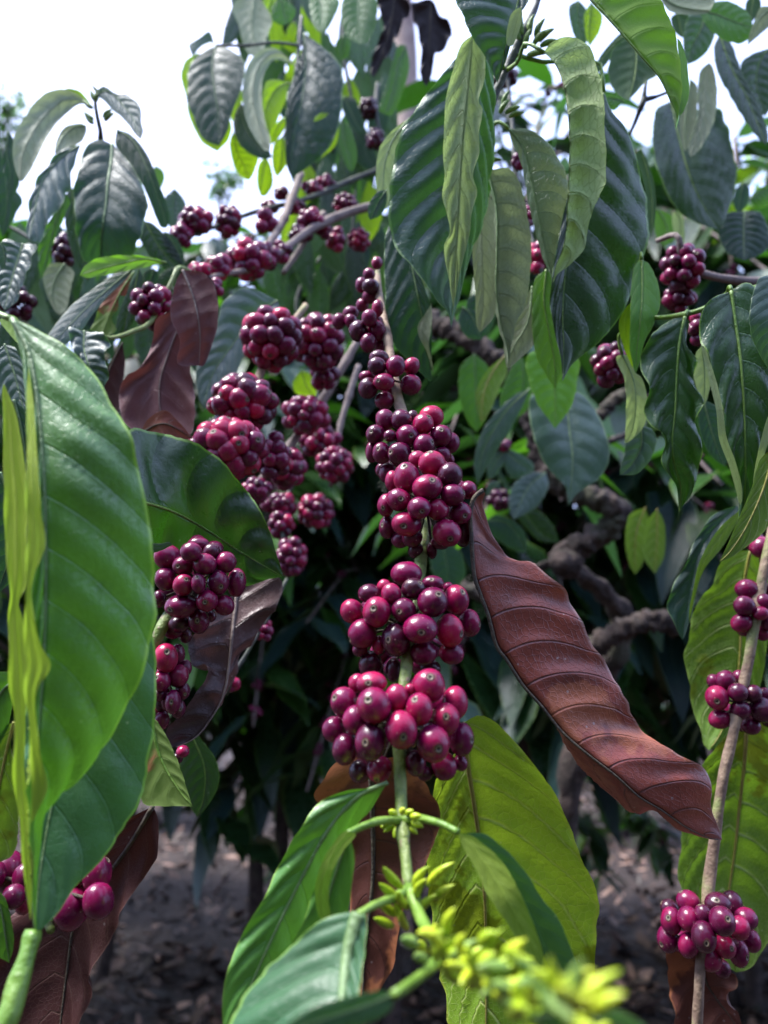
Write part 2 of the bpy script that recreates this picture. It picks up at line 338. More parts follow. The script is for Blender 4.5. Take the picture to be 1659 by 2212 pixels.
def leaf(th, c, mid, L, R, d, face='T', mat='green', dl=0.0, dr=0.0, bulge=0.10, nv=9, quilt=0.035, ruf=0.0,
         shear=0.09, curv=0.11, nu=9, nvv=64, rib=True, pet=True, name='leaf', label=None, jit=0.012, ribw=None, parent=None):
    ox, oy, sc = c
    g = lambda pts: np.array([(ox + p[0] / sc, oy + p[1] / sc) for p in pts])
    m2 = g(mid); base, tip = m2[0], m2[-1]
    n = nvv
    Mx = cr(m2, n)
    Lx = cr(np.vstack([base, g(L), tip]), n) if L is not None else None
    Rx = cr(np.vstack([base, g(R), tip]), n) if R is not None else None
    if Lx is None: Lx = Mx + (Mx - Rx) * 0.6
    if Rx is None: Rx = Mx + (Mx - Lx) * 0.6
    d = list(d) if isinstance(d, (list, tuple)) else [d, d]
    T = np.linspace(0, 1, n)
    D = np.interp(T, np.linspace(0, 1, len(d)), d)
    if len(d) > 2:   # smooth
        k = np.ones(9) / 9; D = np.convolve(np.pad(D, 4, 'edge'), k, 'valid')
    prof = np.sin(np.pi * np.clip(T, 0, 1)) ** 0.7
    def off(v):
        if isinstance(v, (list, tuple)): return np.interp(T, np.linspace(0, 1, len(v)), v) * np.minimum(1, prof * 2)
        return v * prof
    PM = ats(Mx[:, 0], Mx[:, 1], D)
    PL = ats(Lx[:, 0], Lx[:, 1], D + off(dl)); PR = ats(Rx[:, 0], Rx[:, 1], D + off(dr))
    ed = np.array([[1 + .035 * mnoise.noise(Vector((tt * 17, q, 3.3 + base[0]))) + .02 * mnoise.noise(Vector((tt * 45, q, 8.1 + base[1]))) for tt in T] for q in (0.5, 7.5)])
    PL = PM + (PL - PM) * ed[0][:, None]; PR = PM + (PR - PM) * ed[1][:, None]
    us = np.concatenate([-(np.linspace(1, 0, nu + 1) ** 0.9)[:-1], [0], (np.linspace(0, 1, nu + 1) ** 0.9)[1:]])
    nuu = len(us)
    G = np.zeros((n, nuu, 3))
    for j, u in enumerate(us):
        E = PL if u < 0 else PR
        G[:, j] = PM + (E - PM) * abs(u)
    # winding: which side is seen
    def area(A, B):
        q = 0
        for i in range(n - 1):
            q += (A[i + 1, 0] - A[i, 0]) * (B[i, 1] - A[i, 1]) - (A[i + 1, 1] - A[i, 1]) * (B[i, 0] - A[i, 0])
        return q
    aR = area(Mx, Rx); aL = area(Lx, Mx)
    tot = aR if abs(aR) > abs(aL) else aL
    # normal of grid from d/dt x d/du, oriented to the top side
    def normals():
        dt = np.gradient(G, axis=0); du = np.gradient(G, axis=1)
        N_ = np.cross(du, dt); N_ /= np.linalg.norm(N_, axis=2)[:, :, None] + 1e-12
        return N_
    Nn = normals()
    sgn = 1.0
    jbig = nuu - 1 - nu // 2 if abs(aR) > abs(aL) else nu // 2
    view = (G[n // 2, jbig] - CAM)
    facing = np.dot(Nn[n // 2, jbig], view) < 0
    want = (face == 'T')
    flip = facing != want            # then top side = -N
    if flip: sgn = -1.0
    wL = np.linalg.norm(PL - PM, axis=1); wR = np.linalg.norm(PR - PM, axis=1)
    seed = RND.random() * 100
    S = np.abs(us)
    W2 = np.where(us[None, :] < 0, wL[:, None], wR[:, None])
    S2 = np.broadcast_to(S[None, :], (n, nuu)); T2 = np.broadcast_to(T[:, None], (n, nuu))
    phase = nv * (T2 - shear * S2 - curv * S2 ** 2) + 0.35 + seed % 1 * 0.3
    side = np.where(us[None, :] < 0, 0.35, 0.0)
    phase = phase + side
    q = np.abs(np.sin(np.pi * phase)) ** 0.7 - 0.55
    wref = np.maximum(wL.max(), wR.max())
    disp = bulge * W2 * 4 * S2 * (1 - S2) * 0.5
    disp = disp + 1.65 * quilt * wref * q * np.minimum(1, 5 * S2 * 0.5) * (1 - 0.55 * S2) * np.minimum(1, 6 * T2 * (1 - T2)) 
    if ruf:
        disp = disp + ruf * wref * S2 ** 2.5 * np.sin(2 * np.pi * (phase * 0.5 + seed)) * np.minimum(1, 5 * T2 * (1 - T2))
    jn = np.zeros((n, nuu))
    for i in range(n):
        for j in range(nuu):
            p = G[i, j]
            jn[i, j] = mnoise.noise(Vector((p[0] * 28 + seed, p[1] * 28, p[2] * 28))) + 0.5 * mnoise.noise(Vector((p[0] * 75 + seed, p[1] * 75, p[2] * 75)))
    disp = disp + jit * wref * 3 * jn * S2
    G = G + Nn * (sgn * disp)[:, :, None]
    V = G.reshape(-1, 3)
    F_ = []
    for i in range(n - 1):
        for j in range(nuu - 1):
            a = i * nuu + j
            f = (a, a + 1, a + nuu + 1, a + nuu)
            F_.append(f[::-1] if flip else f)
    uvs = {'uv': np.stack([np.broadcast_to(us[None, :] * 0.5 + 0.5, (n, nuu)).ravel(), T2.ravel()], 1),
           'ph': np.stack([phase.ravel(), S2.ravel()], 1)}
    o = th.part(name, V, F_, M[mat] if isinstance(mat, str) else mat, uvs, parent)
    if label: o['label'] = label
    ctr = G[:, nu]
    if rib:
        rw = ribw or 0.0009
        rr = rw * (1 - 0.8 * T) * np.minimum(1, wref / 0.02 + 0.3)
        Vr, Fr = tube_geo(ctr[:-1], rr[:-1], 6)
        rm = {'dead': 'calyx', 'deadm': 'calyx', 'deadg': 'twig', 'deadp': 'twig', 'deadpatch': 'calyx', 'deadb': 'calyx', 'dark': 'stemy', 'deep': 'budg', 'olive': 'midolive', 'oliveg': 'midolive'}.get(mat, 'stemy')
        if mat in ('skysheen', 'shiny', 'grayu', 'pale', 'green', 'near', 'nearblue'): rm = 'midpale'
        if parent is None: th.part('midrib', Vr, Fr, M[rm], None, o)
    if pet and th.stems and parent is None:
        allp = np.vstack(th.stems); dd = np.linalg.norm(allp - ctr[0], axis=1)
        k = int(np.argmin(dd))
        if 0.004 < dd[k] < 0.075:
            tdir = ctr[0] - ctr[3]; tdir /= np.linalg.norm(tdir) + 1e-9
            a = ctr[0]; b = allp[k]
            path = cr([a, a + tdir * dd[k] * 0.35 * 0.8 + (b - a) * 0.15, a + (b - a) * 0.65 + np.array([0, 0, dd[k] * 0.06]), b], 9)
            Vp, Fp = tube_geo(path, np.linspace(0.0011, 0.0014, 9), 6)
            th.part('petiole', Vp, Fp, M['stemy' if not mat.startswith('dead') else 'calyx'], None, o)
    return o
M['strip'] = leaf_mat('yellow_green_leaf_fold', (0.10, 0.24, 0.03), (0.48, 0.60, 0.08), (0.45, 0.7, 0.05), 0.35, vu=(0.38, 0.52, 0.07), margin=(0.5, 0.62, 0.1), ru=0.45, speck=0.12, rsc=(15.0, 30.0))
M['bluegreen'] = leaf_mat('blue_green_leaf', (0.018, 0.060, 0.034), (0.11, 0.17, 0.085), (0.09, 0.3, 0.04), 0.14, vt=(0.035, 0.09, 0.055), margin=(0.26, 0.4, 0.14), rt=0.36, spec=0.8, speck=0.35, var=0.5, bump=0.6)
M['midpale'] = stem_mat('pale_midrib', (0.13, 0.21, 0.08), (0.16, 0.25, 0.10), 60, 0.5)
M['midolive'] = stem_mat('yellow_olive_midrib', (0.27, 0.26, 0.04), (0.24, 0.20, 0.05), 60, 0.5)

def wl(th, c, mid, w, d, face='T', mat='green', side=(1.0, 1.0), **kw):
    """leaf from its midrib and half-width w (crop px) only"""
    p = cr(np.array(mid, float), 9)
    tg = np.gradient(p, axis=0); tg /= np.linalg.norm(tg, axis=1)[:, None] + 1e-9
    nr = np.stack([-tg[:, 1], tg[:, 0]], 1)
    t = np.linspace(0, 1, 9); pr = np.array([0, .45, .8, .97, 1.0, .9, .68, .36, 0])
    L = [tuple(p[i] - nr[i] * w * side[0] * pr[i]) for i in range(1, 8)]
    R = [tuple(p[i] + nr[i] * w * side[1] * pr[i]) for i in range(1, 8)]
    kw.setdefault('nvv', 44); kw.setdefault('nu', 6)
    return leaf(th, c, mid, L, R, d, face, mat, **kw)

# ------------------------------------------------------------------ cherries
def cherry_geo(dirv, rx, rd, ry, tone, seed, hi=True):
    """ellipsoid with a navel; dirv in camera axes (right, forward, up); returns centred verts"""
    nl = 20 if hi else 10
    pol = [0.0, 0.03, 0.035, 0.06, 0.085, 0.10, 0.15, 0.22, 0.3, 0.4, 0.5, 0.6, 0.7, 0.8, 0.88, 0.95, 1.0] if hi else [0.0, 0.06, 0.1, 0.2, 0.35, 0.5, 0.65, 0.8, 0.92, 1.0]
    V = []; cx = []
    z = np.array(dirv, float); z /= np.linalg.norm(z)
    a = np.cross(z, [0.2, 0.3, 0.93]); a /= np.linalg.norm(a) + 1e-9; b = np.cross(z, a)
    rs = random.Random(seed)
    ell = rs.uniform(0.94, 1.04)
    def P(p, lon):
        th = p * math.pi
        rr = 1.0
        if p < 0.1: rr = 0.985 + (0.012 if 0.04 < p < 0.09 else -0.03 if p < 0.034 else 0)
        rr *= 1 + 0.018 * math.cos(2 * lon + seed)
        if hi: rr *= 1 + 0.03 * mnoise.noise(Vector((math.sin(th) * math.cos(lon) * 1.4 + seed % 977, math.sin(th) * math.sin(lon) * 1.4, math.cos(th) * 1.4)))
        r = math.sin(th) * rr; h = math.cos(th) * rr * 1.03
        q = a * (r * math.cos(lon)) + b * (r * math.sin(lon) * ell) + z * h
        return RGT * (q[0] * rx) + FWD * (q[1] * rd) + UPV * (q[2] * ry)
    V.append(P(0, 0)); cx.append((0, 0))
    for p in pol[1:-1]:
        for k in range(nl):
            V.append(P(p, 2 * math.pi * k / nl)); cx.append((p, k / nl))
    V.append(P(1.0, 0)); cx.append((1, 0))
    F_ = []
    nr = len(pol) - 2
    for k in range(nl): F_.append((0, 1 + (k + 1) % nl, 1 + k)[::-1])
    for i in range(nr - 1):
        for k in range(nl):
            k2 = (k + 1) % nl
            F_.append((1 + i * nl + k, 1 + (i + 1) * nl + k, 1 + (i + 1) * nl + k2, 1 + i * nl + k2))
    e = len(V) - 1
    for k in range(nl): F_.append((1 + (nr - 1) * nl + k, e, 1 + (nr - 1) * nl + (k + 1) % nl))
    tn = [(tone, rs.random())] * len(V)
    return V, F_, {'cx': cx, 'tn': tn}

def cluster_core(th, center, pos, r):
    g = Geo()
    Vs = []
    for i in range(7):
        for k in range(10):
            p = math.pi * (i + .5) / 7; l = 2 * math.pi * k / 10
            Vs.append(center + r * 0.55 * np.array([math.sin(p) * math.cos(l), math.sin(p) * math.sin(l), math.cos(p)]))
    Fs = [(i * 10 + k, (i + 1) * 10 + k, (i + 1) * 10 + (k + 1) % 10, i * 10 + (k + 1) % 10) for i in range(6) for k in range(10)]
    g.add(Vs, Fs)
    for p in pos:
        Vt, Ft = tube_geo(cr([center, p], 3), r * 0.13, 5); g.add(Vt, Ft)
    return th.part('cherry_cluster', g.V, g.F, M['calyx'])

def sep(th, items, d0):
    """push overlapping cherries apart along the depth direction"""
    for it in range(60):
        mv = False
        for i in range(len(items)):
            for j in range(i + 1, len(items)):
                A, B = items[i], items[j]
                dv = B['p'] - A['p']; dist = np.linalg.norm(dv); need = 0.90 * (A['r'] + B['r'])
                if dist < need:
                    mv = True
                    dz = np.dot(dv, FWD); lat = math.sqrt(max(0.0, dist * dist - dz * dz))
                    want = math.sqrt(max(0.0, need * need - lat * lat))
                    s = 1.0 if dz >= 0 else -1.0
                    k = (want - abs(dz)) * 0.5 * 0.6
                    for X, q in ((A, -s * k), (B, s * k)):
                        dep = np.dot(X['p'] - CAM, FWD)
                        X['p'] = CAM + (X['p'] - CAM) * (dep + q) / dep; X['r'] *= (dep + q) / dep
        if not mv: break

TONE = {'r': 0.77, 'm': 0.56, 'd': 0.27}
def traced(th, c, ctr, d, lst, back=8, rz=0.8):
    ox, oy, sc = c
    cx, cy = ox + ctr[0] / sc, oy + ctr[1] / sc
    X = [(ox + q[0] / sc, oy + q[1] / sc, q[2] / sc, q[3] / sc, q[4] if len(q) > 4 else 'm', (ox + q[5] / sc, oy + q[6] / sc) if len(q) > 6 else None) for q in lst]
    hx = max(abs(q[0] - cx) for q in X) + 1; hy = max(abs(q[1] - cy) for q in X) + 1
    Rz = rz * min(hx, hy)
    items = []
    for (x, y, rx, ry, tone, cal) in X:
        q2 = ((x - cx) / hx) ** 2 + ((y - cy) / hy) ** 2
        dep = d - math.sqrt(max(0.0, 1 - min(1, q2))) * Rz * d / F
        r = 1.04 * (rx + ry) / 2 * dep / F
        if 'b' in tone: dep += 1.1 * r
        if cal: ax, ay = (cal[0] - x) / rx, (cal[1] - y) / ry
        else:
            ax, ay = (x - cx) / hx * 1.2, (y - cy) / hy * 1.2
            if math.hypot(ax, ay) < 0.95:
                k = 0.97 / max(0.2, math.hypot(ax, ay)); ax *= k; ay *= k
        h = math.hypot(ax, ay)
        if h > 0.97: ax, ay = ax / h * 0.97, ay / h * 0.97; h = 0.97
        zz = math.sqrt(max(0.0, 1 - min(0.94, h * h)))
        dirv = (ax, -zz if cal else 0.25, -ay)
        items.append(dict(p=at(x, y, dep), r=r, rx=rx / ((rx + ry) / 2), ry=ry / ((rx + ry) / 2), dir=dirv, tone=max(0.02, min(0.98, TONE[tone[0]] + RND.uniform(-.12, .12))), vis=True))
    sep(th, items, d)
    mr = float(np.mean([i['r'] for i in items]))
    C0 = at(cx, cy, d + mr * 0.2)
    bk = []
    for k in range(back):
        for tr in range(30):
            a = RND.uniform(0, 2 * math.pi); q = math.sqrt(RND.random()) * 0.85
            px, py = q * math.cos(a), q * math.sin(a)
            p = at(cx + px * hx, cy + py * hy, d + math.sqrt(1 - q * q) * Rz * d / F + mr * 0.4)
            if all(np.linalg.norm(p - o['p']) > 0.85 * (mr + o['r']) for o in items + bk): break
        else: continue
        bk.append(dict(p=p, r=mr, rx=1, ry=1, dir=(px, 0.8, -py), tone=TONE['m'], vis=False))
    core = cluster_core(th, C0, [i['p'] for i in items + bk], mr)
    for i in items + bk: i['core'] = core; th.cherries.append(i)

def cluster(th, c, ctr, rad, d, px, n, tone=0.5, tv=0.25, flat=1.0):
    """a whorl of n cherries packed round a node; ctr, rad, px (cherry diameter) in crop px"""
    ox, oy, sc = c
    C0 = at(ox + ctr[0] / sc, oy + ctr[1] / sc, d)
    r = 1.1 * px / sc / 2 * d / F; n = max(3, int(n * .95))
    H = np.array([max(rad[0] / sc * d / F - r, r * 0.4), max(min(rad) / sc * d / F - r, r * 0.4) * flat, max(rad[1] / sc * d / F - r, r * 0.4)])
    pts = []
    for k in range(n):
        v = np.array([RND.gauss(0, 1) for _ in range(3)]); v /= np.linalg.norm(v); v[1] = v[1] if RND.random() < 0.4 else -abs(v[1])
        pts.append(v)
    for it in range(50):
        for i in range(n):
            f = np.zeros(3)
            for j in range(n):
                if i != j:
                    dv = (pts[i] - pts[j]) * H; l = np.linalg.norm(dv) + 1e-6
                    if l < 2.0 * r: f += dv / l * (2.0 * r - l) * 0.4
            v = pts[i] + f / H
            l = np.linalg.norm(v); pts[i] = v / l * min(max(l, 0.9), 1.12)
    items = []
    for v in pts:
        q = v * H
        p = C0 + RGT * q[0] + FWD * q[1] + UPV * q[2]
        rr = r * RND.uniform(0.84, 1.14)
        dirv = v / np.linalg.norm(v) + np.array([RND.gauss(0, .55) for _ in range(3)])
        items.append(dict(p=p, r=rr, rx=RND.uniform(.94, 1.06), ry=RND.uniform(.92, 1.04), dir=tuple(dirv), tone=max(0.03, min(0.97, tone + .07 + RND.uniform(-tv, tv))), vis=v[1] < 0.35))
    core = cluster_core(th, C0, [i['p'] for i in items], r)
    for i in items: i['core'] = core; th.cherries.append(i)

def finish(th):
    """cherries: up to 100 that show best are single parts, the rest one part"""
    L = sorted(th.cherries, key=lambda q: (not q['vis'], np.linalg.norm(q['p'] - CAM)))
    rest = Geo()
    for k, q in enumerate(L):
        dep = np.dot(q['p'] - CAM, FWD); px = q['r'] * F / dep
        V, F_, uvs = cherry_geo(q['dir'], q['r'] * q['rx'], q['r'], q['r'] * q['ry'], q['tone'], RND.randrange(10 ** 6), px > 16 and q['vis'])
        if k < 98 or len(L) <= 99:
            me = raw_mesh('cherry', V, F_, M['cherry'], uvs)
            o = bpy.data.objects.new('cherry', me); COL.objects.link(o); o.parent = q['core']; o.location = q['p'] - th.org
        else:
            rest.add([v + q['p'] for v in V], F_, uvs)
    if rest.V:
        o = th.part('cherry', rest.V, rest.F, M['cherry'], rest.uv); o['kind'] = 'stuff'

def bud(th, p, dirv, ln, w, mat='bud', name='bud'):
    """spindle-shaped bud"""
    dirv = np.array(dirv, float); dirv /= np.linalg.norm(dirv)
    t = np.linspace(0, 1, 9)
    side = np.cross(dirv, [0.3, 0.2, 0.9]); side /= np.linalg.norm(side)
    path = np.array([np.asarray(p) + dirv * ln * k + side * ln * 0.10 * math.sin(math.pi * k) for k in t])
    rad = w / 2 * (np.sin(np.pi * (0.08 + 0.92 * t) ** 0.8) ** 0.75 + 0.04)
    V, F_ = tube_geo(path, rad, 8)
    return th.part(name, V, F_, M[mat])

K0 = (0, 0, 1.0); CA = (680.3, 1195.9, 4); CB = (713.2, 548.6, 3.361); CC = (307.2, 1141.1, 4); CD = (1244.2, 1195.9, 4)
CE = (1244.2, 1744.5, 4); CF = (829.5, 603.5, 2); CG = (1244.2, 0, 4); CH = (384, 0, 3.361); CI = (0, 164.6, 4)
C1 = (0, 0, 2); C2 = (829.5, 0, 2); C3 = (0, 658.4, 2); C5 = (0, 1426.4, 2); C6 = (829.5, 1426.4, 2); C4 = (713.2, 658.4, 1.754)
# ================================================================== THE CENTRE BRANCH
t = Thing('coffee_branch', 'central coffee branch strung with ripe crimson cherry clusters, pointing straight at the viewer', 'coffee branch', at(800, 560, 0.62), 'fruiting coffee branches')
CBR = t
stem(t, K0, [(812, 560, .56), (820, 640, .52), (838, 735, .47), (862, 870, .43), (893, 985, .40), (918, 1120, .365), (908, 1215, .35)], [13, 17, 19, 22, 25, 26, 27], M['stemw'], nodes=[.28, .55, .7, .9])
stem(t, K0, [(918, 1120, .365), (910, 1210, .345), (893, 1330, .325), (877, 1450, .305), (865, 1560, .292), (863, 1640, .282), (866, 1710, .272), (868, 1775, .262), (876, 1850, .252), (884, 1915, .243)], [26, 27, 28, 28, 27, 28, 27, 24, 24], M['stemg'], name='stem_tip', nodes=[.34, .62, .86])
stem(t, K0, [(884, 1915, .243), (905, 1975, .23), (940, 2035, .212), (1000, 2090, .19), (1090, 2150, .168), (1190, 2225, .15), (1290, 2290, .135)], [24, 26, 28, 30, 32, 34], M['stemy'], name='growing_tip', nodes=[.05, .3, .6])
traced(t, CA, (800, 640), .325, [
 (790,175,135,102,'r'),(600,285,65,62,'rb'),(660,350,88,90,'r'),(850,305,100,96,'d',905,250),(1020,260,95,70,'m',1005,220),(1150,290,45,45,'rb'),
 (470,345,92,78,'d'),(1015,420,130,128,'m',1060,345),(1220,400,105,125,'r',1268,325),(320,500,98,108,'r'),(535,505,122,130,'m',508,462),
 (768,490,105,105,'m',728,488),(1335,600,90,122,'r',1415,605),(910,650,145,128,'m',912,660),(1165,665,115,145,'r',1255,680),(410,690,118,130,'m',305,735),
 (700,740,120,150,'d',635,725),(550,790,55,80,'mb'),(940,855,112,105,'m'),(1180,860,105,98,'m'),(480,960,95,115,'d'),(680,1005,70,100,'d'),
 (1000,990,85,70,'d'),(390,830,65,60,'d')], back=8)
traced(t, CA, (715, 1480), .290, [
 (370,1120,80,80,'rb'),(490,1120,130,98,'r',465,1095),(255,1285,118,132,'r',175,1230),(510,1315,150,158,'r',463,1235),(705,1250,100,115,'r'),(980,1145,140,148,'r',990,1045),
 (900,1345,118,135,'r',860,1245),(1210,1290,108,140,'r'),(820,1170,45,45,'rb'),(1130,1430,115,135,'r',1125,1378),(165,1520,98,110,'m'),(350,1440,105,132,'m'),
 (745,1520,135,158,'r',760,1540),(1020,1640,145,155,'m',1058,1640),(1265,1605,105,142,'m',1345,1590),(480,1625,130,160,'d',440,1590),(260,1690,105,135,'d'),
 (390,1880,95,95,'d'),(560,1865,112,108,'m',538,1922),(870,1810,85,105,'d',865,1865),(1115,1835,112,118,'m'),(1260,1810,60,70,'mb'),(950,1900,70,62,'d')], back=8)
traced(t, CB, (700, 1830), .350, [
 (740,1525,100,92,'r',722,1445),(635,1490,65,60,'mb'),(555,1630,95,112,'r',540,1548),(450,1650,50,75,'rb'),(870,1605,88,88,'d'),(705,1695,108,92,'r',735,1645),
 (890,1750,85,82,'m',965,1735),(1000,1715,62,70,'m'),(405,1825,60,85,'m',385,1845),(500,1785,88,85,'r',512,1780),(645,1845,85,82,'r',662,1868),(780,1855,75,78,'m'),
 (940,1880,85,82,'m',970,1900),(555,1960,108,90,'r',530,1975),(845,2025,105,102,'r',862,2065),(415,1985,58,85,'m',378,1968),(965,2010,65,110,'d'),(510,2075,65,58,'d'),
 (595,2060,72,68,'d'),(620,2150,55,60,'d'),(740,2150,40,62,'d'),(800,2095,68,50,'d')], back=7)
traced(t, CB, (590, 1390), .392, [
 (400,1205,68,78,'m'),(520,1210,80,76,'d'),(735,1180,90,75,'r'),(675,1235,76,74,'r',712,1190),(600,1185,45,50,'db'),(330,1310,70,72,'d',300,1298),(435,1320,48,45,'d',405,1340),
 (562,1325,85,82,'m',585,1328),(805,1320,78,80,'m',802,1285),(680,1390,76,82,'m',738,1372),(880,1370,58,72,'m'),(300,1440,42,74,'m'),(375,1445,66,78,'m',350,1420),
 (505,1450,85,80,'d',440,1445),(810,1455,62,62,'m'),(420,1590,68,72,'m'),(370,1570,40,50,'mb'),(870,1495,32,42,'mb')], back=5)
traced(t, CB, (420, 910), .435, [
 (355,755,72,54,'d'),(340,815,65,64,'d'),(475,815,70,76,'m'),(590,815,60,66,'m'),(265,890,55,44,'mb'),(390,930,74,67,'m',350,930),(275,975,68,74,'d'),(585,950,74,77,'m'),(395,1065,72,64,'m')], back=2)
traced(t, CB, (290, 550), .475, [
 (205,560,65,76,'d'),(285,465,56,60,'m'),(340,555,63,73,'m',325,510),(275,645,58,66,'m'),(365,665,44,44,'mb'),(345,395,42,60,'r')], back=2)
traced(t, CB, (285, 230), .53, [
 (290,310,56,48,'m'),(235,370,46,48,'m'),(225,225,40,56,'mb'),(295,235,60,54,'d'),(283,148,46,43,'m'),(340,68,40,45,'r')], back=1)
traced(t, CB, (120, 465), .54, [(150,430,56,50,'m'),(65,490,48,56,'m'),(150,490,46,52,'m')], back=1)

# leaves at the growing end
node = at(868, 1772, .262)
stem(t, K0, [(868, 1772, .262), (830, 1772, .256), (790, 1782, .25), (752, 1800, .245)], [20, 17, 15, 14], M['stemy'], name='leaf_stalk', remember=False)
stem(t, K0, [(868, 1772, .262), (905, 1768, .258), (950, 1778, .25), (990, 1797, .245)], [20, 17, 15, 14], M['stemy'], name='leaf_stalk', remember=False)
stem(t, K0, [(884, 1920, .243), (850, 1940, .235), (810, 1955, .226), (775, 1975, .22)], [24, 20, 17, 16], M['stemy'], name='leaf_stalk', remember=False)
stem(t, K0, [(960, 2055, .205), (920, 2100, .185), (880, 2130, .17), (850, 2148, .165)], [28, 24, 22, 22], M['stemy'], name='leaf_stalk', remember=False)
leaf(t, K0, [(838,1690),(770,1722),(710,1790),(660,1880),(600,2000),(550,2110),(500,2240)], [(800,1702),(750,1706),(690,1736),(640,1801),(600,1876),(572,1936),(535,1996),(498,2076),(483,2151),(482,2215)],
     [(800,1745),(755,1800),(735,1880),(715,1960),(680,2040),(640,2120),(570,2200)], [.272,.262,.25], 'T', 'near', dr=.012, nv=8, quilt=.06, ruf=.06, pet=False)
leaf(t, K0, [(755,1795),(725,1830),(702,1890),(695,1950),(704,1992)], [(738,1800),(702,1848),(683,1900),(681,1945),(690,1982)], [(768,1805),(742,1838),(717,1885),(710,1940),(714,1975)], [.244,.243,.246], 'U', 'near', nv=6, pet=False, name='curled_leaf', rib=False)
leaf(t, K0, [(752,1800),(720,1900),(690,2000),(650,2100),(600,2220)], [(728,1830),(685,1900),(655,1990),(600,2090),(560,2180)], [(765,1850),(755,1950),(735,2050),(700,2140),(650,2220)], [.248,.25,.245], 'T', 'near', nv=7, ruf=.05, pet=False)
leaf(t, K0, [(775,1974),(760,2020),(748,2080),(738,2170),(728,2270)], [(752,1970),(700,1985),(640,2033),(570,2100),(520,2168),(490,2240),(560,2300)], [(790,1982),(787,2040),(780,2100),(772,2170),(766,2240)], [.219,.212,.2,.19], 'T', 'nearblue', dl=.006, dr=-.002, nv=6, quilt=.03, pet=False, ribw=.0024)
leaf(t, K0, [(852,2146),(800,2168),(735,2190),(660,2215),(590,2250)], [(820,2140),(760,2152),(690,2172),(630,2205)], [(840,2185),(780,2215),(710,2240),(640,2260)], [.166,.16,.155], 'T', 'nearblue', nv=6, pet=False)
leaf(t, K0, [(990,1797),(1030,1840),(1075,1905),(1115,1975),(1150,2040),(1178,2110)], [(1000,1830),(1025,1872),(1052,1930),(1092,1990),(1132,2055),(1158,2095)], [(1030,1812),(1085,1862),(1122,1925),(1150,1990),(1172,2055)], [.245,.238,.24], 'U', 'near', nv=7, pet=False, name='curled_leaf', rib=False)
leaf(t, K0, [(1000,1800),(1060,1850),(1110,1905),(1150,1975),(1190,2060),(1245,2120)], [(1030,1840),(1080,1900),(1120,1970),(1160,2040),(1200,2110)], [(1045,1800),(1095,1838),(1137,1885),(1167,1935),(1207,1985),(1228,2035),(1248,2090)], [.25,.255,.26], 'T', 'nearblue', nv=7, pet=False, rib=False)
leaf(t, C6, [(345,270),(362,450),(392,640),(420,850),(436,1050),(440,1300),(440,1570),(430,1750)], [(300,400),(215,540),(195,740),(190,900),(200,1100),(230,1300),(260,1500),(330,1700)],
     [(400,238),(470,258),(565,350),(665,470),(752,600),(815,760),(875,900),(918,1000),(924,1150),(908,1340),(918,1420),(760,1620),(560,1740)], [.31,.325,.33,.32], 'U', 'olive', dl=.02, dr=-.004, nv=9, shear=.10, curv=.16, quilt=.065, jit=.006, ruf=.02, pet=False, ribw=.0012,
     label='large olive yellow leaf with an orange midrib behind the lowest cherry cluster')
# buds at the nodes
for k in range(11):
    a = k * 2.4; bud(t, at(868 + 24 * math.cos(a), 1772 + 14 * math.sin(a), .26 - .004 * math.sin(a * 1.7)), RGT * math.cos(a) + UPV * (-math.sin(a) * .5) - FWD * .5, .0045, .0024)
for (x, y, l) in [(868,1905,.012),(900,1925,.011),(925,1900,.013),(880,1950,.010),(855,1965,.009),(905,1960,.010),(850,1990,.008),(880,1995,.009),(862,1930,.010),(938,1930,.009),(895,1905,.011),(872,1975,.008)]:
    dx = (x - 885) / 40 + RND.uniform(-.2, .2); bud(t, at(x, y + 12, .236), RGT * dx + UPV * RND.uniform(.5, 1.1) - FWD * .4, l, .0027)
for (x, y, dd) in [(920,2040,.212),(950,2020,.206),(985,2050,.2),(1010,2030,.2),(1040,2060,.192),(985,2100,.185),(1020,2110,.182),(1060,2100,.18),(1075,2070,.182),(960,2075,.198),(1000,2075,.19),(935,2070,.205),(1045,2130,.175),(1110,2130,.17)]:
    bud(t, at(x, y + 20, dd), RGT * RND.uniform(-.6, .7) + UPV * RND.uniform(.3, 1.2) - FWD * .4, RND.uniform(.007, .012), .0030)
for k in range(52):
    f = RND.random(); x = 915 + 370 * f + RND.uniform(-32, 38); y = 2015 + 175 * f + RND.uniform(-48, 36); dd = .19 - .082 * f
    bud(t, at(x, y + 20, dd), RGT * RND.uniform(-.8, .9) + UPV * RND.uniform(.0, 1.2) - FWD * RND.uniform(0, .7), RND.uniform(.006, .011), RND.uniform(.0018, .0032), RND.choice(['bud', 'bud', 'bud', 'bud', 'budg']))
leaf(t, K0, [(1150,2200),(1230,2190),(1330,2215),(1420,2260)], [(1200,2165),(1290,2170),(1380,2205)], [(1190,2225),(1290,2250),(1360,2270)], [.138,.134,.132], 'T', 'near', nv=5, pet=False)
for (x, y, dd) in [(1130,2150,.158),(1165,2165,.154),(1200,2150,.15),(1240,2175,.146),(1190,2190,.148),(1150,2195,.15),(1225,2210,.143),(1270,2200,.14),(1100,2170,.156),(1180,2125,.156),(1290,2230,.136),(1130,2215,.147)]:
    bud(t, at(x, y + 20, dd), RGT * RND.uniform(-.6, .7) + UPV * RND.uniform(.1, 1.0) - FWD * .5, RND.uniform(.006, .010), .0028)
finish(t)

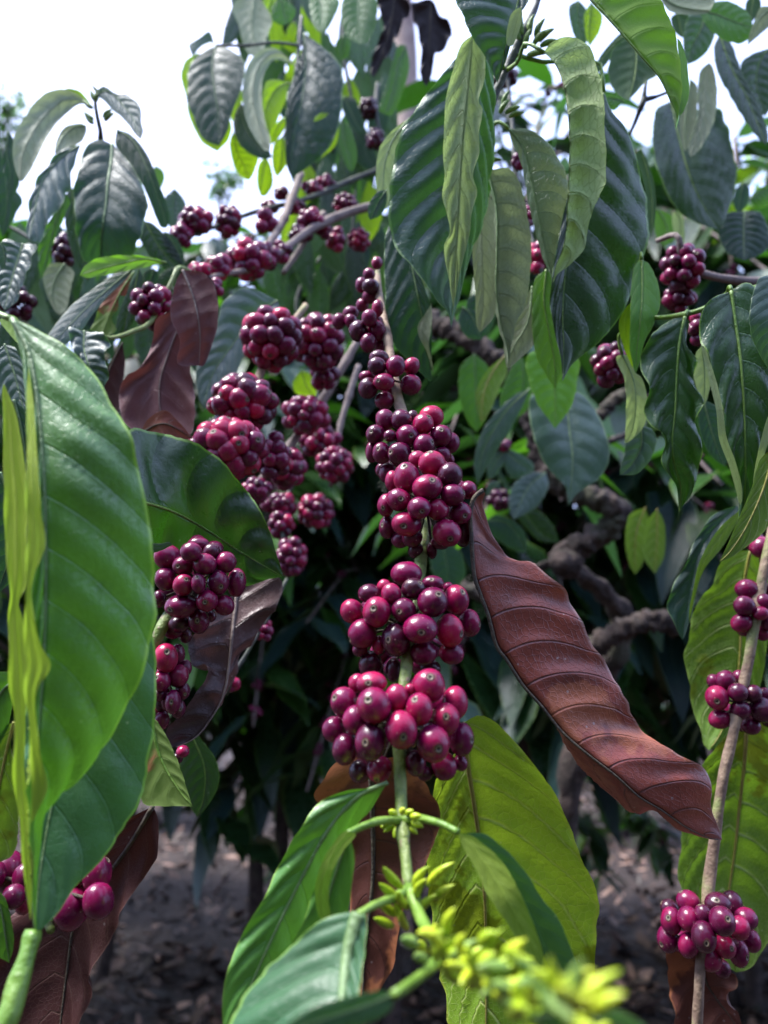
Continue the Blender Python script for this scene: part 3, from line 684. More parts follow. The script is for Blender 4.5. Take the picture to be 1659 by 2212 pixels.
# ================================================================== FOREGROUND LEFT SHOOT
t = Thing('leafy_shoot', 'shoot at the left edge carrying the biggest bright green leaves', 'leafy shoot', at(10, 2300, .22), 'leafy coffee shoots')
stem(t, K0, [(-60, 2330, .215), (10, 2215, .222), (45, 2110, .23), (74, 2010, .238)], [56, 52, 44, 32], M['stemy'], ns=14, nodes=[.45, .93])
stem(t, K0, [(-200, 560, .30), (-90, 620, .285), (-30, 665, .27), (26, 690, .263)], [20, 18, 16, 12], M['stemy'], name='leaf_stalk', ns=10)
rv = lambda q: q[::-1]
leaf(t, K0, rv([(76,2025),(70,1900),(68,1780),(80,1600),(92,1450),(97,1300),(97,1150),(92,1000),(80,860),(62,760),(26,688)]),
     rv([(70,1950),(64,1850),(62,1760),(62,1640),(64,1500),(60,1380),(58,1280),(62,1180),(66,1100),(62,1010),(57,930),(54,850),(46,770),(30,712)]),
     rv([(76,1950),(78,1860),(92,1765),(120,1728),(165,1686),(218,1620),(272,1530),(312,1440),(334,1362),(335,1290),(326,1150),(312,1060),(290,960),(255,890),(210,818),(160,765),(110,730),(65,704)]),
     [.262,.24,.235,.232,.237], 'T', 'near', dl=-.004, dr=.012, bulge=.13, nv=12, shear=.12, curv=.05, quilt=.075, ruf=.02, pet=False, nvv=90, nu=12, ribw=.0011, label='largest leaf, bright green and glossy, with a yellow-green rolled margin')
leaf(t, K0, [(62,790),(66,900),(68,1010),(72,1100),(74,1180),(64,1250),(60,1300),(70,1396),(78,1440),(67,1495),(70,1555),(75,1616),(84,1696),(76,1746),(67,1780)],
     [(57,850),(58,950),(55,1040),(55,1110),(56,1180),(56,1240),(54,1298),(52,1396),(52,1440),(53,1491),(60,1551),(65,1616),(67,1696),(67,1746)],
     [(72,870),(78,950),(84,1040),(90,1110),(96,1178),(76,1240),(67,1298),(88,1390),(108,1438),(80,1491),(78,1551),(85,1616),(103,1696),(84,1746)], [.246,.228,.224,.226,.23], 'U', 'strip', nv=14, pet=False, rib=False, name='rolled_margin', nvv=80, nu=5, quilt=.02, bulge=.3, ruf=.12, jit=.01)
leaf(t, K0, [(8,828),(22,900),(27,980),(34,1060),(36,1140),(36,1230),(32,1310),(36,1400),(40,1480),(44,1560),(44,1640),(50,1730),(58,1820),(66,1990)],
     [(5,850),(8,910),(6,1000),(10,1060),(9,1110),(13,1210),(24,1283),(16,1333),(18,1396),(20,1480),(30,1545),(28,1680),(38,1750),(46,1830),(54,1910)],
     [(18,850),(34,890),(45,940),(53,1010),(60,1085),(55,1190),(58,1258),(41,1303),(49,1333),(52,1396),(55,1430),(56,1530),(52,1630),(59,1710),(67,1780),(69,1850),(70,1920)], [.262,.25,.245,.24], 'U', 'strip', nv=12, pet=False, rib=False, nvv=90, nu=6, bulge=.35, ruf=.12, quilt=.03, label='narrow pale green leaf folded to show its underside')
leaf(t, K0, rv([(75,2020),(85,1900),(110,1750),(150,1600),(180,1450),(200,1300),(205,1150)]),
     rv([(68,1950),(50,1800),(50,1600),(80,1400),(130,1230)]),
     rv([(120,1975),(165,1913),(220,1857),(270,1786),(305,1726),(322,1640),(331,1580),(337,1500),(336,1420),(315,1300),(270,1200)]), [.29,.275,.262,.245], 'T', 'nearblue', dr=.008, nv=8, shear=.13, curv=.05, quilt=.06, ruf=.02, pet=False, nvv=80, nu=11, label='broad blue-green leaf lying behind the largest leaf')
leaf(t, K0, [(30,1560),(10,1640),(-8,1740),(-20,1870)], [(0,1580),(-50,1680),(-50,1800)], [(24,1610),(34,1690),(40,1760),(30,1842)], [.30,.30], 'U', 'oliveg', nv=5, pet=False)
leaf(t, K0, [(30,1470),(0,1500),(-30,1570),(-50,1640)], [(10,1450),(-40,1480)], [(24,1540),(10,1590),(-20,1630)], [.30,.30], 'T', 'green', nv=5, pet=False)
leaf(t, K0, [(-30,1900),(0,1960),(10,2010),(20,2080)], [(-50,1980),(-20,2050)], [(10,1940),(25,1990),(30,2040)], [.30,.30], 'T', 'green', nv=5, pet=False)

# cherries behind it, lower left
t = Thing('coffee_branch', 'coffee branch half hidden at the bottom left with a few very dark round cherries', 'coffee branch', at(90, 1960, .34), 'fruiting coffee branches')
stem(t, K0, [(60, 1880, .40), (90, 1950, .335), (110, 2010, .31)], [20, 22, 18], M['stemg'])
traced(t, C5, (230, 990), .315, [(40,915,66,85,'m'),(60,1020,45,50,'d'),(110,940,50,60,'m'),(310,1072,70,84,'m'),(425,1040,62,76,'m'),(420,925,56,76,'m'),(105,1050,36,46,'m'),(-30,930,50,60,'m')], back=3)
finish(t)

# ================================================================== LEFT CLUSTER BRANCH
t = Thing('coffee_branch', 'short coffee branch with two dense cherry clusters under a dark glossy leaf, left of centre', 'coffee branch', at(330, 1600, .40), 'fruiting coffee branches')
stem(t, K0, [(430, 1180, .42), (415, 1260, .40), (372, 1320, .375), (346, 1362, .365), (330, 1420, .365), (318, 1500, .37), (300, 1580, .38)], [22, 24, 28, 28, 26, 24, 22], M['stemg'], nodes=[.2, .8])
traced(t, CC, (480, 470), .372, [
 (485,140,90,60,'m'),(220,250,118,108,'m',185,165),(420,205,88,82,'m'),(595,205,75,72,'d'),(355,325,92,84,'m',332,322),(540,310,95,92,'m',490,275),(720,295,88,88,'m'),(205,440,92,105,'m',130,405),
 (355,490,88,95,'m',397,437),(485,480,62,85,'m',490,420),(655,470,92,105,'m',698,495),(815,470,78,122,'m',865,405),(340,670,140,108,'m',275,690),(560,625,92,95,'m',565,628),(705,665,88,92,'m'),
 (490,800,88,108,'m',500,785),(150,610,60,78,'d'),(590,760,50,50,'db'),(320,830,90,72,'d'),(270,890,80,62,'d'),(375,930,55,60,'db')], back=6)
traced(t, CC, (220, 1300), .372, [
 (130,985,55,60,'m'),(205,1120,100,125,'r',240,1055),(305,1090,62,90,'m',315,1045),(370,1210,55,76,'m'),(310,1275,86,100,'m'),(165,1320,76,85,'m',145,1280),(350,1405,62,76,'m',385,1420),
 (140,1440,60,56,'d'),(165,1520,52,62,'d'),(265,1500,65,105,'m',275,1480),(215,1480,48,90,'m'),(310,1560,60,80,'d',345,1550),(170,1660,62,80,'d'),(100,1150,50,70,'d')], back=4)
traced(t, CC, (350, 1930), .40, [(350,1930,56,56,'m'),(300,1990,50,50,'d')], back=0)
leaf(t, K0, [(285,1080),(335,1092),(380,1108),(440,1140),(525,1195),(612,1246)], [(262,980),(275,930),(330,933),(400,950),(465,985),(510,1030),(545,1075),(570,1110),(590,1165),(603,1215)],
     [(290,1180),(350,1250),(440,1280),(530,1266),(582,1253)], [.36,.395,.405,.40], 'T', 'deep', dl=-.004, dr=.01, bulge=.12, nv=6, quilt=.085, shear=.06, curv=.12, ruf=.03, pet=False, label='dark glossy leaf curving over the upper cherry cluster')
leaf(t, K0, [(325,1550),(348,1640),(385,1705),(416,1742)], [(305,1640),(306,1730),(345,1741),(390,1741)], [(340,1560),(367,1606),(390,1662),(406,1712)], [.33,.325,.32], 'U', 'rusty', nv=6, pet=False, bulge=.05, label='small yellow-green leaf tip seen from beneath')
leaf(t, C3, [(640,1040),(690,1050),(720,1030),(745,1040)], [(660,1070),(700,1060),(730,1045)], [(660,1030),(700,1030),(730,1025)], [.35,.35], 'T', 'deep', pet=False, rib=False, nvv=20, nu=4)
leaf(t, K0, [(400,1560),(440,1650),(440,1720),(425,1765)], [(385,1620),(395,1690),(410,1740)], [(430,1590),(470,1650),(470,1700),(445,1745)], [.5,.5], 'T', 'deep', pet=False)
finish(t)

# ================================================================== DEAD LEAVES
t = Thing('dead_leaf', 'large curled red-brown dead leaf hanging to the right of the central cherries', 'dead leaf', at(1022, 1085, .34), 'dead coffee leaves')
leaf(t, K0, [(1044,1058),(1024,1076),(1016,1110),(1018,1155),(1024,1240),(1038,1285),(1055,1331),(1072,1394),(1095,1427),(1130,1481),(1170,1526),(1214,1581),(1265,1626),(1330,1676),(1380,1721),(1430,1751),(1480,1786),(1530,1810),(1560,1814)],
     [(1046,1085),(1035,1130),(1045,1200),(1062,1270),(1080,1330),(1105,1385),(1140,1440),(1175,1490),(1205,1545),(1222,1600),(1262,1662),(1330,1728),(1372,1768),(1412,1755),(1470,1790)],
     [(1046,1062),(1040,1090),(1055,1140),(1084,1183),(1112,1200),(1152,1211),(1186,1246),(1220,1274),(1249,1325),(1277,1394),(1304,1426),(1330,1471),(1360,1536),(1405,1586),(1455,1626),(1495,1646),(1527,1664),(1538,1691),(1531,1736),(1550,1781)],
     [.345,.335,.33,.325,.34], 'U', 'dead', dl=.03, dr=.016, bulge=-.07, nv=12, shear=-.03, curv=.13, quilt=.034, ruf=.03, nvv=120, nu=12, pet=False, ribw=.0011, jit=.024, name='blade')
t = Thing('dead_leaf', 'upright purple-brown dead leaf with folded flaps among the upper left branches', 'dead leaf', at(400, 585, .52), 'dead coffee leaves')
leaf(t, K0, [(395,585),(402,640),(392,690),(365,760),(345,830),(350,900),(385,946)], [(384,650),(340,690),(325,740),(300,800),(257,835),(262,900),(300,935)], [(440,650),(430,700),(420,760),(412,810),(420,870),(415,930)], [.5,.5,.49], 'U', 'deadp', nv=8, bulge=.2, ruf=.08, jit=.03, pet=False, name='blade')
leaf(t, K0, [(395,583),(420,650),(432,720),(430,790)], [(380,610),(368,682),(388,735),(384,785)], [(440,590),(466,630),(470,700),(456,750),(441,788)], [.48,.475,.48], 'U', 'deadp', nv=7, bulge=.22, jit=.03, pet=False, name='folded_flap', shear=-.1)
leaf(t, K0, [(302,936),(355,915),(418,948)], [(320,905),(355,886),(385,910)], [(330,942),(380,950)], [.47,.465,.47], 'U', 'dead', nv=4, pet=False, name='folded_flap', nvv=30)
leaf(t, K0, [(420,585),(450,610),(462,660),(472,690)], [(430,620),(450,665)], [(455,600),(470,640)], [.49,.49], 'U', 'deadg', nv=4, pet=False, name='folded_flap', nvv=30)
leaf(t, K0, [(265,740),(240,790),(225,840),(235,900)], [(250,760),(222,820),(220,870)], [(270,790),(262,840),(255,890)], [.55,.55], 'U', 'deadm', nv=5, pet=False, name='folded_flap', nvv=30)
t = Thing('dead_leaf', 'torn grey-brown dead leaf curled into a tube beside the left cherry clusters', 'dead leaf', at(590, 1260, .43), 'dead coffee leaves')
leaf(t, CC, [(820,540),(795,760),(770,1000),(748,1200),(718,1380),(640,1570),(480,1790),(300,1895)],
     [(640,700),(520,860),(425,930),(395,1040),(430,1180),(555,1170),(556,1320),(450,1440),(385,1560),(300,1640),(225,1720),(205,1800),(240,1880)],
     [(1040,450),(1180,428),(1212,540),(1165,660),(1085,790),(1035,870),(950,965),(935,1010),(835,1090),(805,1190),(760,1330),(690,1500),(560,1730),(420,1870)], [.44,.425,.42,.41,.40], 'U', 'deadg', dl=-.01, dr=.014, bulge=.14, nv=7, shear=-.02, curv=.12, quilt=.07, jit=.025, pet=False, ribw=.0013, name='blade', nvv=100)
t = Thing('dead_leaf', 'maroon dead leaf with pale veins at the bottom left corner', 'dead leaf', at(330, 1740, .35), 'dead coffee leaves')
leaf(t, K0, [(330,1742),(270,1840),(200,1930),(160,2000),(146,2090),(132,2200),(120,2320)], [(240,1790),(140,1870),(60,1945),(0,2000),(-40,2080),(-60,2200),(0,2300)],
     [(342,1775),(342,1830),(331,1862),(302,1906),(272,1956),(236,2026),(200,2101),(195,2141),(170,2212),(150,2290)], [.34,.35,.345,.335], 'U', 'deadm', nv=8, shear=.12, quilt=.03, dr=-.006, pet=False, ribw=.0012, name='blade', ruf=.05)
t = Thing('dead_leaf', 'dark brown dead leaf with tan patches hanging behind the growing tip of the central branch', 'dead leaf', at(800, 1650, .32), 'dead coffee leaves')
leaf(t, K0, [(800,1640),(803,1726),(806,1820),(805,1900),(795,2000),(787,2080),(782,2190)], [(740,1640),(692,1690),(684,1735),(722,1800),(726,1860),(736,1906),(757,1970),(746,2060),(752,2150)],
     [(880,1640),(920,1690),(951,1750),(940,1816),(920,1870),(875,1950),(852,2080),(826,2130),(800,2180)], [.315,.32,.315,.31], 'U', 'deadpatch', dl=.008, dr=-.004, nv=8, shear=.1, quilt=.04, ruf=.07, pet=False, ribw=.0014, name='blade')
t = Thing('dead_leaf', 'brown dead leaf with orange patches behind the lowest right cherry cluster', 'dead leaf', at(1525, 2050, .45), 'dead coffee leaves')
leaf(t, CE, [(1060,1180),(1090,1350),(1130,1520),(1220,1660),(1330,1800),(1420,1960)], [(800,1180),(770,1260),(790,1450),(825,1600),(815,1640),(840,1750),(850,1930),(1100,2000)], [(1250,1250),(1320,1390),(1372,1530),(1335,1660),(1352,1760),(1430,1870)], [.45,.45,.44], 'U', 'deadpatch', dr=-.01, nv=6, shear=.05, ruf=.1, pet=False, name='blade', ribw=.001)
t = Thing('dead_leaf', 'long black withered leaf hanging at the top centre against the sky', 'dead leaf', at(845, -20, .9), 'dead coffee leaves')
leaf(t, CH, [(1580,-60),(1550,150),(1500,350),(1420,570)], [(1450,-20),(1470,100),(1495,200),(1440,330),(1405,450),(1400,530)], [(1690,50),(1640,150),(1560,330),(1480,470)], [.9,.9], 'U', 'deadb', bulge=.3, ruf=.2, jit=.04, pet=False, name='blade')
t = Thing('dead_leaf', 'crumpled black leaf at the top, left of the big hanging leaves', 'dead leaf', at(930, 20, .9), 'dead coffee leaves')
leaf(t, C2, [(205,0),(200,90),(195,200),(182,375)], [(120,20),(138,110),(160,210),(155,320)], [(250,70),(296,125),(270,200),(225,230),(205,330)], [.9,.9], 'U', 'deadb', bulge=.3, ruf=.2, jit=.04, pet=False, name='blade')
# ================================================================== RIGHT CLUSTER BRANCH
t = Thing('coffee_branch', 'thin coffee branch down the right edge with three small cherry clusters and olive leaves', 'coffee branch', at(1660, 1150, .48), 'fruiting coffee branches')
stem(t, K0, [(1672, 1130, .48), (1655, 1215, .47), (1640, 1290, .465), (1618, 1420, .455), (1600, 1510, .45), (1585, 1580, .445), (1560, 1690, .44), (1545, 1800, .435), (1533, 1900, .43), (1522, 2010, .42), (1512, 2100, .415), (1505, 2240, .41)], [20, 22, 23, 22, 22, 22, 23, 25, 25, 22, 22, 23], M['stemw'], nodes=[.16, .36, .78])
traced(t, CD, (1540, 520), .47, [(1480,310,100,84,'m'),(1455,450,85,82,'m'),(1430,600,85,86,'m'),(1620,420,66,72,'m'),(1595,515,66,62,'r'),(1610,690,62,62,'m'),(1660,610,55,60,'m'),(1700,330,80,80,'m'),(1730,480,80,80,'m'),(1720,640,70,70,'d')], back=4)
traced(t, CD, (1410, 1290), .46, [(1190,1105,56,62,'m'),(1295,1095,78,82,'m'),(1415,1075,70,66,'m'),(1220,1245,95,105,'m',1180,1255),(1400,1200,82,76,'d'),(1530,1210,70,76,'d'),(1630,1215,52,56,'m'),(1610,1350,100,108,'d'),(1420,1350,82,80,'m'),(1245,1430,92,82,'m'),(1510,1490,80,70,'m'),(1440,1490,50,50,'db'),(1690,1300,80,90,'m'),(1660,1440,60,60,'d')], back=4)
traced(t, CE, (1150, 1060), .43, [(970,810,98,86,'m'),(1225,830,110,86,'d',1190,770),(1345,830,80,102,'d'),(810,870,75,72,'d'),(825,980,86,112,'m',775,920),(975,965,90,102,'m',985,995),(1100,920,70,74,'d'),(1262,980,106,116,'d',1270,915),(1470,960,92,86,'m'),(1410,1040,86,96,'r'),(795,1135,88,106,'m',720,1155),(970,1190,80,106,'m'),(1105,1115,98,126,'d',1080,1110),(1285,1200,85,102,'r',1305,1170),(1515,1150,70,100,'m'),(1405,1255,76,116,'m',1435,1245),(1150,1310,100,100,'m'),(1260,1390,72,72,'db'),(1440,900,50,46,'mb')], back=6)
traced(t, C4, (1640, 925), .5, [(1640,920,48,40,'m'),(1610,900,36,40,'d'),(1670,960,40,44,'m')], back=1)
leaf(t, CD, [(1510,-30),(1465,180),(1440,450),(1425,650),(1420,830),(1400,1050),(1350,1300),(1250,1550),(1150,1700)], [(1350,-10),(1250,70),(1210,170),(1170,280),(1090,370),(1020,480),(985,600),(980,740),(945,860),(950,1000),(985,1150),(1000,1300),(1040,1430),(1080,1530),(1100,1640)],
     [(1620,60),(1700,300),(1700,600),(1640,900),(1600,1150),(1500,1400),(1350,1600)], [.52,.53,.53,.52], 'U', 'oliveg', nv=9, shear=.06, curv=.18, quilt=.07, dl=.01, ruf=.02, pet=False, ribw=.0012)
leaf(t, K0, [(1613,1560),(1608,1646),(1597,1744),(1589,1820),(1579,1895),(1570,1960),(1580,2040),(1590,2100)], [(1560,1600),(1515,1660),(1485,1740),(1472,1790),(1470,1830),(1464,1860),(1467,1900),(1476,1930),(1510,2000),(1550,2070)],
     [(1660,1560),(1720,1640),(1740,1800),(1720,1950),(1660,2040),(1620,2090)], [.49,.5,.5,.49], 'U', 'oliveg', nv=8, shear=.1, curv=.16, quilt=.08, dr=-.005, pet=False, ribw=.0014)
leaf(t, CD, [(1390,-420),(1180,-200),(1060,0),(1000,260),(960,500),(920,745)], [(1180,-330),(1040,-130),(930,120),(870,220),(840,280),(800,370),(788,470),(830,560),(880,680)], [(1400,-350),(1240,-150),(1130,40),(1080,150),(1040,300),(1030,430),(990,560),(945,700)], [.5,.49,.48], 'T', 'skysheen', dr=-.004, nv=9, ruf=.08, pet=False, rib=False)
leaf(t, CD, [(1420,-380),(1230,-120),(1110,60),(1060,220),(1020,400),(975,600)], [(1240,-220),(1110,-20),(1050,130),(1020,280),(985,450)], [(1420,-330),(1280,-80),(1140,90),(1080,200),(1040,330),(1000,500)], [.475,.47,.475], 'U', 'oliveg', pet=False, name='curled_margin', rib=False)
finish(t)

# ================================================================== RIGHT LEAFY TWIG (dark glossy leaves)
t = Thing('coffee_branch', 'green twig at the right hung with dark glossy leaves and one pale curled leaf', 'coffee branch', at(1640, 590, .5), 'fruiting coffee branches')
stem(t, CF, [(1760, -40, .44), (1620, 30, .43), (1500, 55, .425), (1400, 120, .43), (1300, 150, .44), (1180, 165, .46), (1090, 130, .47)], [11, 11, 11, 12, 12, 10, 9], M['stemy'], nodes=[.2, .5])
stem(t, C2, [(1750, 1210, .62), (1560, 1215, .6), (1380, 1185, .58), (1290, 1150, .57), (1270, 1020, .56), (1180, 1040, .58)], [20, 20, 18, 16, 13, 10], M['twig'], name='twig')
leaf(t, CF, [(1300,160),(1278,260),(1265,400),(1258,560),(1245,700),(1255,800),(1282,900),(1274,1018)], [(1240,175),(1155,240),(1112,330),(1116,400),(1136,480),(1130,570),(1162,640),(1212,700),(1205,800),(1258,880),(1272,960)], [(1318,190),(1310,280),(1342,350),(1338,420),(1376,520),(1350,600),(1372,680),(1365,770),(1362,850),(1330,920),(1290,980)],
     [.43,.425,.42,.43], 'T', 'dark', nv=9, ruf=.15, quilt=.085, shear=.12, ribw=.0011, label='dark green leaf with wavy edges, left of the two glossy hanging leaves')
leaf(t, CF, [(1500,50),(1520,200),(1540,350),(1555,560),(1560,750),(1560,900),(1550,1112)], [(1430,75),(1377,130),(1370,250),(1402,350),(1440,480),(1462,600),(1472,720),(1512,820),(1537,930),(1532,1040)], [(1560,10),(1610,40),(1690,180),(1720,320),(1700,450),(1685,600),(1640,720),(1612,850),(1586,950),(1585,1030)],
     [.415,.405,.40,.41], 'T', 'dark', nv=9, ruf=.08, quilt=.085, shear=.12, ribw=.0012, label='biggest dark glossy leaf near the right edge')
leaf(t, CF, [(1375,285),(1415,420),(1448,560),(1465,690),(1505,795),(1532,890),(1540,975)], [(1372,300),(1400,420),(1434,560),(1448,690),(1488,800),(1518,900),(1532,965)], [(1382,290),(1430,420),(1464,560),(1480,680),(1520,790),(1545,890),(1547,960)], [.40,.392,.40], 'U', 'pale', pet=False, rib=False, name='curled_margin', nu=3, nvv=40)
leaf(t, CF, [(1680,560),(1640,700),(1610,800),(1592,930)], [(1655,600),(1622,720),(1598,840)], [(1690,620),(1655,720),(1622,830)], [.392,.39,.40], 'U', 'pale', pet=False, rib=False, name='curled_margin', nu=3, nvv=40)
leaf(t, CF, [(1680,-20),(1690,150),(1680,300),(1670,400)], [(1625,-10),(1605,30),(1585,100),(1580,210),(1610,300),(1650,370)], [(1760,50),(1780,200),(1740,330)], [.37,.365,.37], 'T', 'shiny', pet=False)
leaf(t, CF, [(1115,-85),(1115,80),(1105,200),(1092,300),(1088,408)], [(1085,-60),(1070,20),(1066,100),(1062,200),(1062,300),(1076,375)], [(1150,-60),(1186,30),(1192,110),(1162,200),(1126,270),(1106,350)], [.47,.46,.46], 'T', 'young', nv=7, quilt=.02)
leaf(t, CF, [(1068,100),(1045,190),(1052,270),(1074,385)], [(1040,130),(1014,195),(1034,290),(1062,355)], [(1070,150),(1070,240),(1076,330)], [.465,.465], 'U', 'lit', pet=False, rib=False)
leaf(t, CF, [(1030,325),(1075,430),(1088,550),(1070,660),(1040,705)], [(1003,342),(1040,440),(1046,560),(1042,680)], [(1065,335),(1085,400),(1112,425),(1138,500),(1142,570),(1112,650),(1060,700)], [.49,.485,.49], 'U', 'pale', nv=8, ruf=.06, label='curled leaf showing its pale underside')
leaf(t, CF, [(1110,630),(1110,720),(1070,800),(1020,845)], [(1050,690),(1036,760),(1020,820)], [(1160,650),(1176,700),(1150,780),(1090,840)], [.5,.5], 'T', 'shiny', pet=False, nv=5)
leaf(t, CF, [(1375,285),(1385,400),(1385,545)], [(1345,330),(1340,430),(1365,505)], [(1402,330),(1412,440),(1400,505)], [.47,.47], 'U', 'pale', nv=5, pet=False)
leaf(t, CF, [(1690,720),(1640,900),(1570,1060),(1500,1170),(1448,1221)], [(1625,780),(1587,900),(1537,1020),(1482,1150)], [(1720,800),(1700,1000),(1640,1090),(1570,1150),(1500,1200)], [.39,.385,.38], 'U', 'oliveg', nv=8, shear=.2, pet=False, label='pale olive leaf hanging below the glossy leaves')
leaf(t, CF, [(1380,520),(1410,640),(1440,730),(1475,810)], [(1360,580),(1365,660),(1410,760)], [(1450,560),(1490,650),(1490,750)], [.6,.6], 'T', 'skysheen', pet=False)
cluster(t, C2, (1290, 1155), (92, 100), .57, 60, 22)
cluster(t, C2, (1275, 1285), (70, 70), .58, 55, 12, tone=.4)
cluster(t, C2, (1345, 1420), (40, 80), .5, 52, 8)
cluster(t, C4, (1065, 225), (72, 85), .55, 55, 18, tone=.4)
finish(t)

# ================================================================== TOP RIGHT HANGING SHOOT
t = Thing('leafy_shoot', 'coffee shoot at the top right of centre hung with long folded leaves', 'leafy shoot', at(1165, -60, .5), 'leafy coffee shoots')
stem(t, C2, [(700, -160, .50), (665, 0, .49), (635, 75, .485), (600, 150, .48), (545, 265, .48), (485, 395, .48), (435, 520, .48), (408, 640, .485), (400, 705, .49)], [10, 11, 15, 22, 17, 17, 16, 15, 11], M['stemd'], nodes=[.35, .7])
for (x, y, dx, dy) in [(600,130,-.1,-1),(630,120,.2,-1),(655,130,.5,-.9),(668,150,.8,-.5),(645,165,.7,-.6),(610,180,.3,-1),(590,150,-.3,-1),(675,170,1,-.1),(620,210,.9,.1)]:
    bud(t, at(829.5 + x / 2, (y + 30) / 2, .478), RGT * dx - UPV * dy - FWD * .3, .012, .004, 'budg')
for (x, y, dx, dy) in [(440,440,-.3,-1),(425,470,-.5,-.8),(515,450,.4,-1),(525,480,1,-.3),(540,495,1,-.1),(500,480,.6,-.7),(425,640,-.6,-.9),(425,680,.9,-.3),(440,690,1,0)]:
    bud(t, at(829.5 + x / 2, (y + 10) / 2, .475), RGT * dx - UPV * dy - FWD * .3, .010, .0034, 'budg')
leaf(t, C2, [(600,-70),(560,80),(525,200),(490,358)], [(330,-40),(348,80),(390,180),(432,240),(472,320)], [(625,0),(590,60),(560,150),(528,260)], [.43,.425,.43], 'T', 'bluegreen', nv=8, quilt=.05, pet=False, label='blue-green leaf pointing down at the very top')
leaf(t, C2, [(590,30),(560,140),(545,200)], [(550,60),(530,140),(530,190)], [(598,60),(585,130),(560,190)], [.42,.42], 'U', 'pale', pet=False, rib=False, nvv=24, nu=4, name='curled_margin')
leaf(t, C2, [(430,150),(400,400),(385,700),(350,950),(310,1200),(290,1412)], [(310,258),(210,370),(130,480),(70,600),(32,800),(15,930),(50,1060),(110,1140),(170,1220),(230,1300),(275,1350)], [(470,300),(470,600),(440,900),(360,1150),(310,1330)],
     [.455,.46,.46,.45], 'T', 'bluegreen', dl=-.006, dr=.01, nv=9, bulge=.12, quilt=.06, shear=.12, curv=.10, ruf=.02, nvv=90, nu=11, label='broad blue-green leaf half, left of the folded pale strip')
leaf(t, C2, [(385,150),(375,260),(360,420),(345,560),(335,700),(325,850),(318,1000),(308,1150),(302,1330)], [(330,200),(290,330),(265,450),(260,560),(255,660),(262,760),(250,840),(270,920),(285,1000),(260,1060),(265,1130),(280,1200),(292,1285)],
     [(435,230),(436,330),(410,430),(426,470),(412,560),(412,660),(385,750),(402,830),(380,920),(370,1010),(340,1130),(320,1225),(306,1295)], [.44,.435,.435,.44], 'U', 'pale', nv=8, bulge=.3, quilt=.10, rib=False, pet=False, nvv=90, shear=.05, curv=.1, label='pale folded leaf strip with scalloped edges')
leaf(t, C2, [(415,830),(420,1000),(425,1150),(428,1300),(414,1437)], [(395,880),(375,960),(382,1100),(393,1250),(398,1390)], [(470,870),(490,950),(490,1100),(487,1250),(478,1360),(440,1412)], [.49,.485,.485], 'U', 'grayu', nv=8, bulge=.15, rib=False, pet=False)
leaf(t, C2, [(448,732),(478,850),(489,950),(488,1100),(485,1250),(505,1400),(532,1500),(538,1590)], [(445,760),(470,880),(478,1000),(476,1150),(474,1260),(490,1380),(520,1500)], [(540,728),(582,780),(607,860),(622,950),(634,1050),(630,1200),(612,1310),(575,1390),(552,1480)], [.475,.475,.48,.485], 'U', 'grayu', dl=.012, nv=9, bulge=.18, quilt=.09, shear=.02, curv=.1, label='grey-green leaf showing its ribbed underside, in the middle of the shoot')
leaf(t, CF, [(640,30),(622,180),(560,290),(530,380)], [(600,100),(560,200),(520,260),(522,340)], [(652,150),(652,270),(600,330),(548,378)], [.5,.495,.49], 'U', 'grayu', nv=6, pet=False)
leaf(t, C2, [(540,558),(600,640),(640,800),(670,950),(700,1100),(728,1205)], [(548,600),(586,680),(612,780),(630,900),(655,1000),(688,1120)], [(620,560),(700,612),(762,700),(795,800),(800,1000),(785,1100),(750,1180)], [.47,.47,.475], 'T', 'grayu', dl=.01, nv=8, quilt=.05, bulge=.2, shear=.03)
leaf(t, C2, [(690,225),(740,280),(775,370),(795,500),(800,650),(795,800),(790,900),(785,1000),(770,1080),(742,1150),(728,1222)], [(705,230),(755,300),(790,400),(812,520),(815,650),(810,800),(803,900),(797,1000),(780,1085),(750,1155)], [(730,180),(800,160),(860,170),(905,230),(930,320),(950,430),(950,530),(962,680),(956,780),(930,850),(892,930),(880,1010),(860,1080),(810,1140),(752,1182)],
     [.445,.43,.425,.43], 'U', 'pale', dl=.03, dr=.004, nv=9, bulge=.2, quilt=.09, shear=.0, curv=.12, nvv=90, nu=11, rib=False, label='pale underside of a long leaf arching over and folded along its midrib')
leaf(t, C2, [(950,400),(880,700),(820,950),(786,1150),(772,1350),(776,1500),(772,1648)], [(850,600),(790,850),(738,1100),(722,1200),(718,1320),(735,1420),(762,1540)], [(985,480),(1060,600),(1100,720),(1125,820),(1141,950),(1125,1090),(1092,1150),(1080,1240),(1050,1320),(1020,1367),(980,1427),(930,1477),(870,1527),(812,1577),(786,1620)],
     [.475,.47,.465,.46], 'T', 'deep', dr=.01, nv=8, bulge=.1, quilt=.034, shear=.14, curv=.08, jit=.02, nvv=90, nu=12, label='broad dark glossy leaf at the right of the shoot')
leaf(t, C2, [(800,-100),(930,35),(1040,158),(1120,253),(1190,335),(1235,430),(1262,500),(1258,560)], [(860,-70),(950,30),(1055,148),(1135,245),(1205,330),(1250,430),(1268,500)], [(1080,-90),(1180,-20),(1212,30),(1252,120),(1272,200),(1282,300),(1286,400),(1275,490)], [.41,.40,.40], 'U', 'young', dl=.025, nv=8, bulge=.14, quilt=.05, shear=-.02, curv=.14, pet=False, label='bright green leaf underside curving down from the top edge')
leaf(t, CG, [(875,330),(915,480),(920,650),(915,850),(885,1010)], [(880,420),(895,600),(890,850)], [(905,360),(940,460),(963,570),(977,800),(940,940),(900,1000)], [.415,.412,.41], 'T', 'young', pet=False, rib=False, nvv=40)
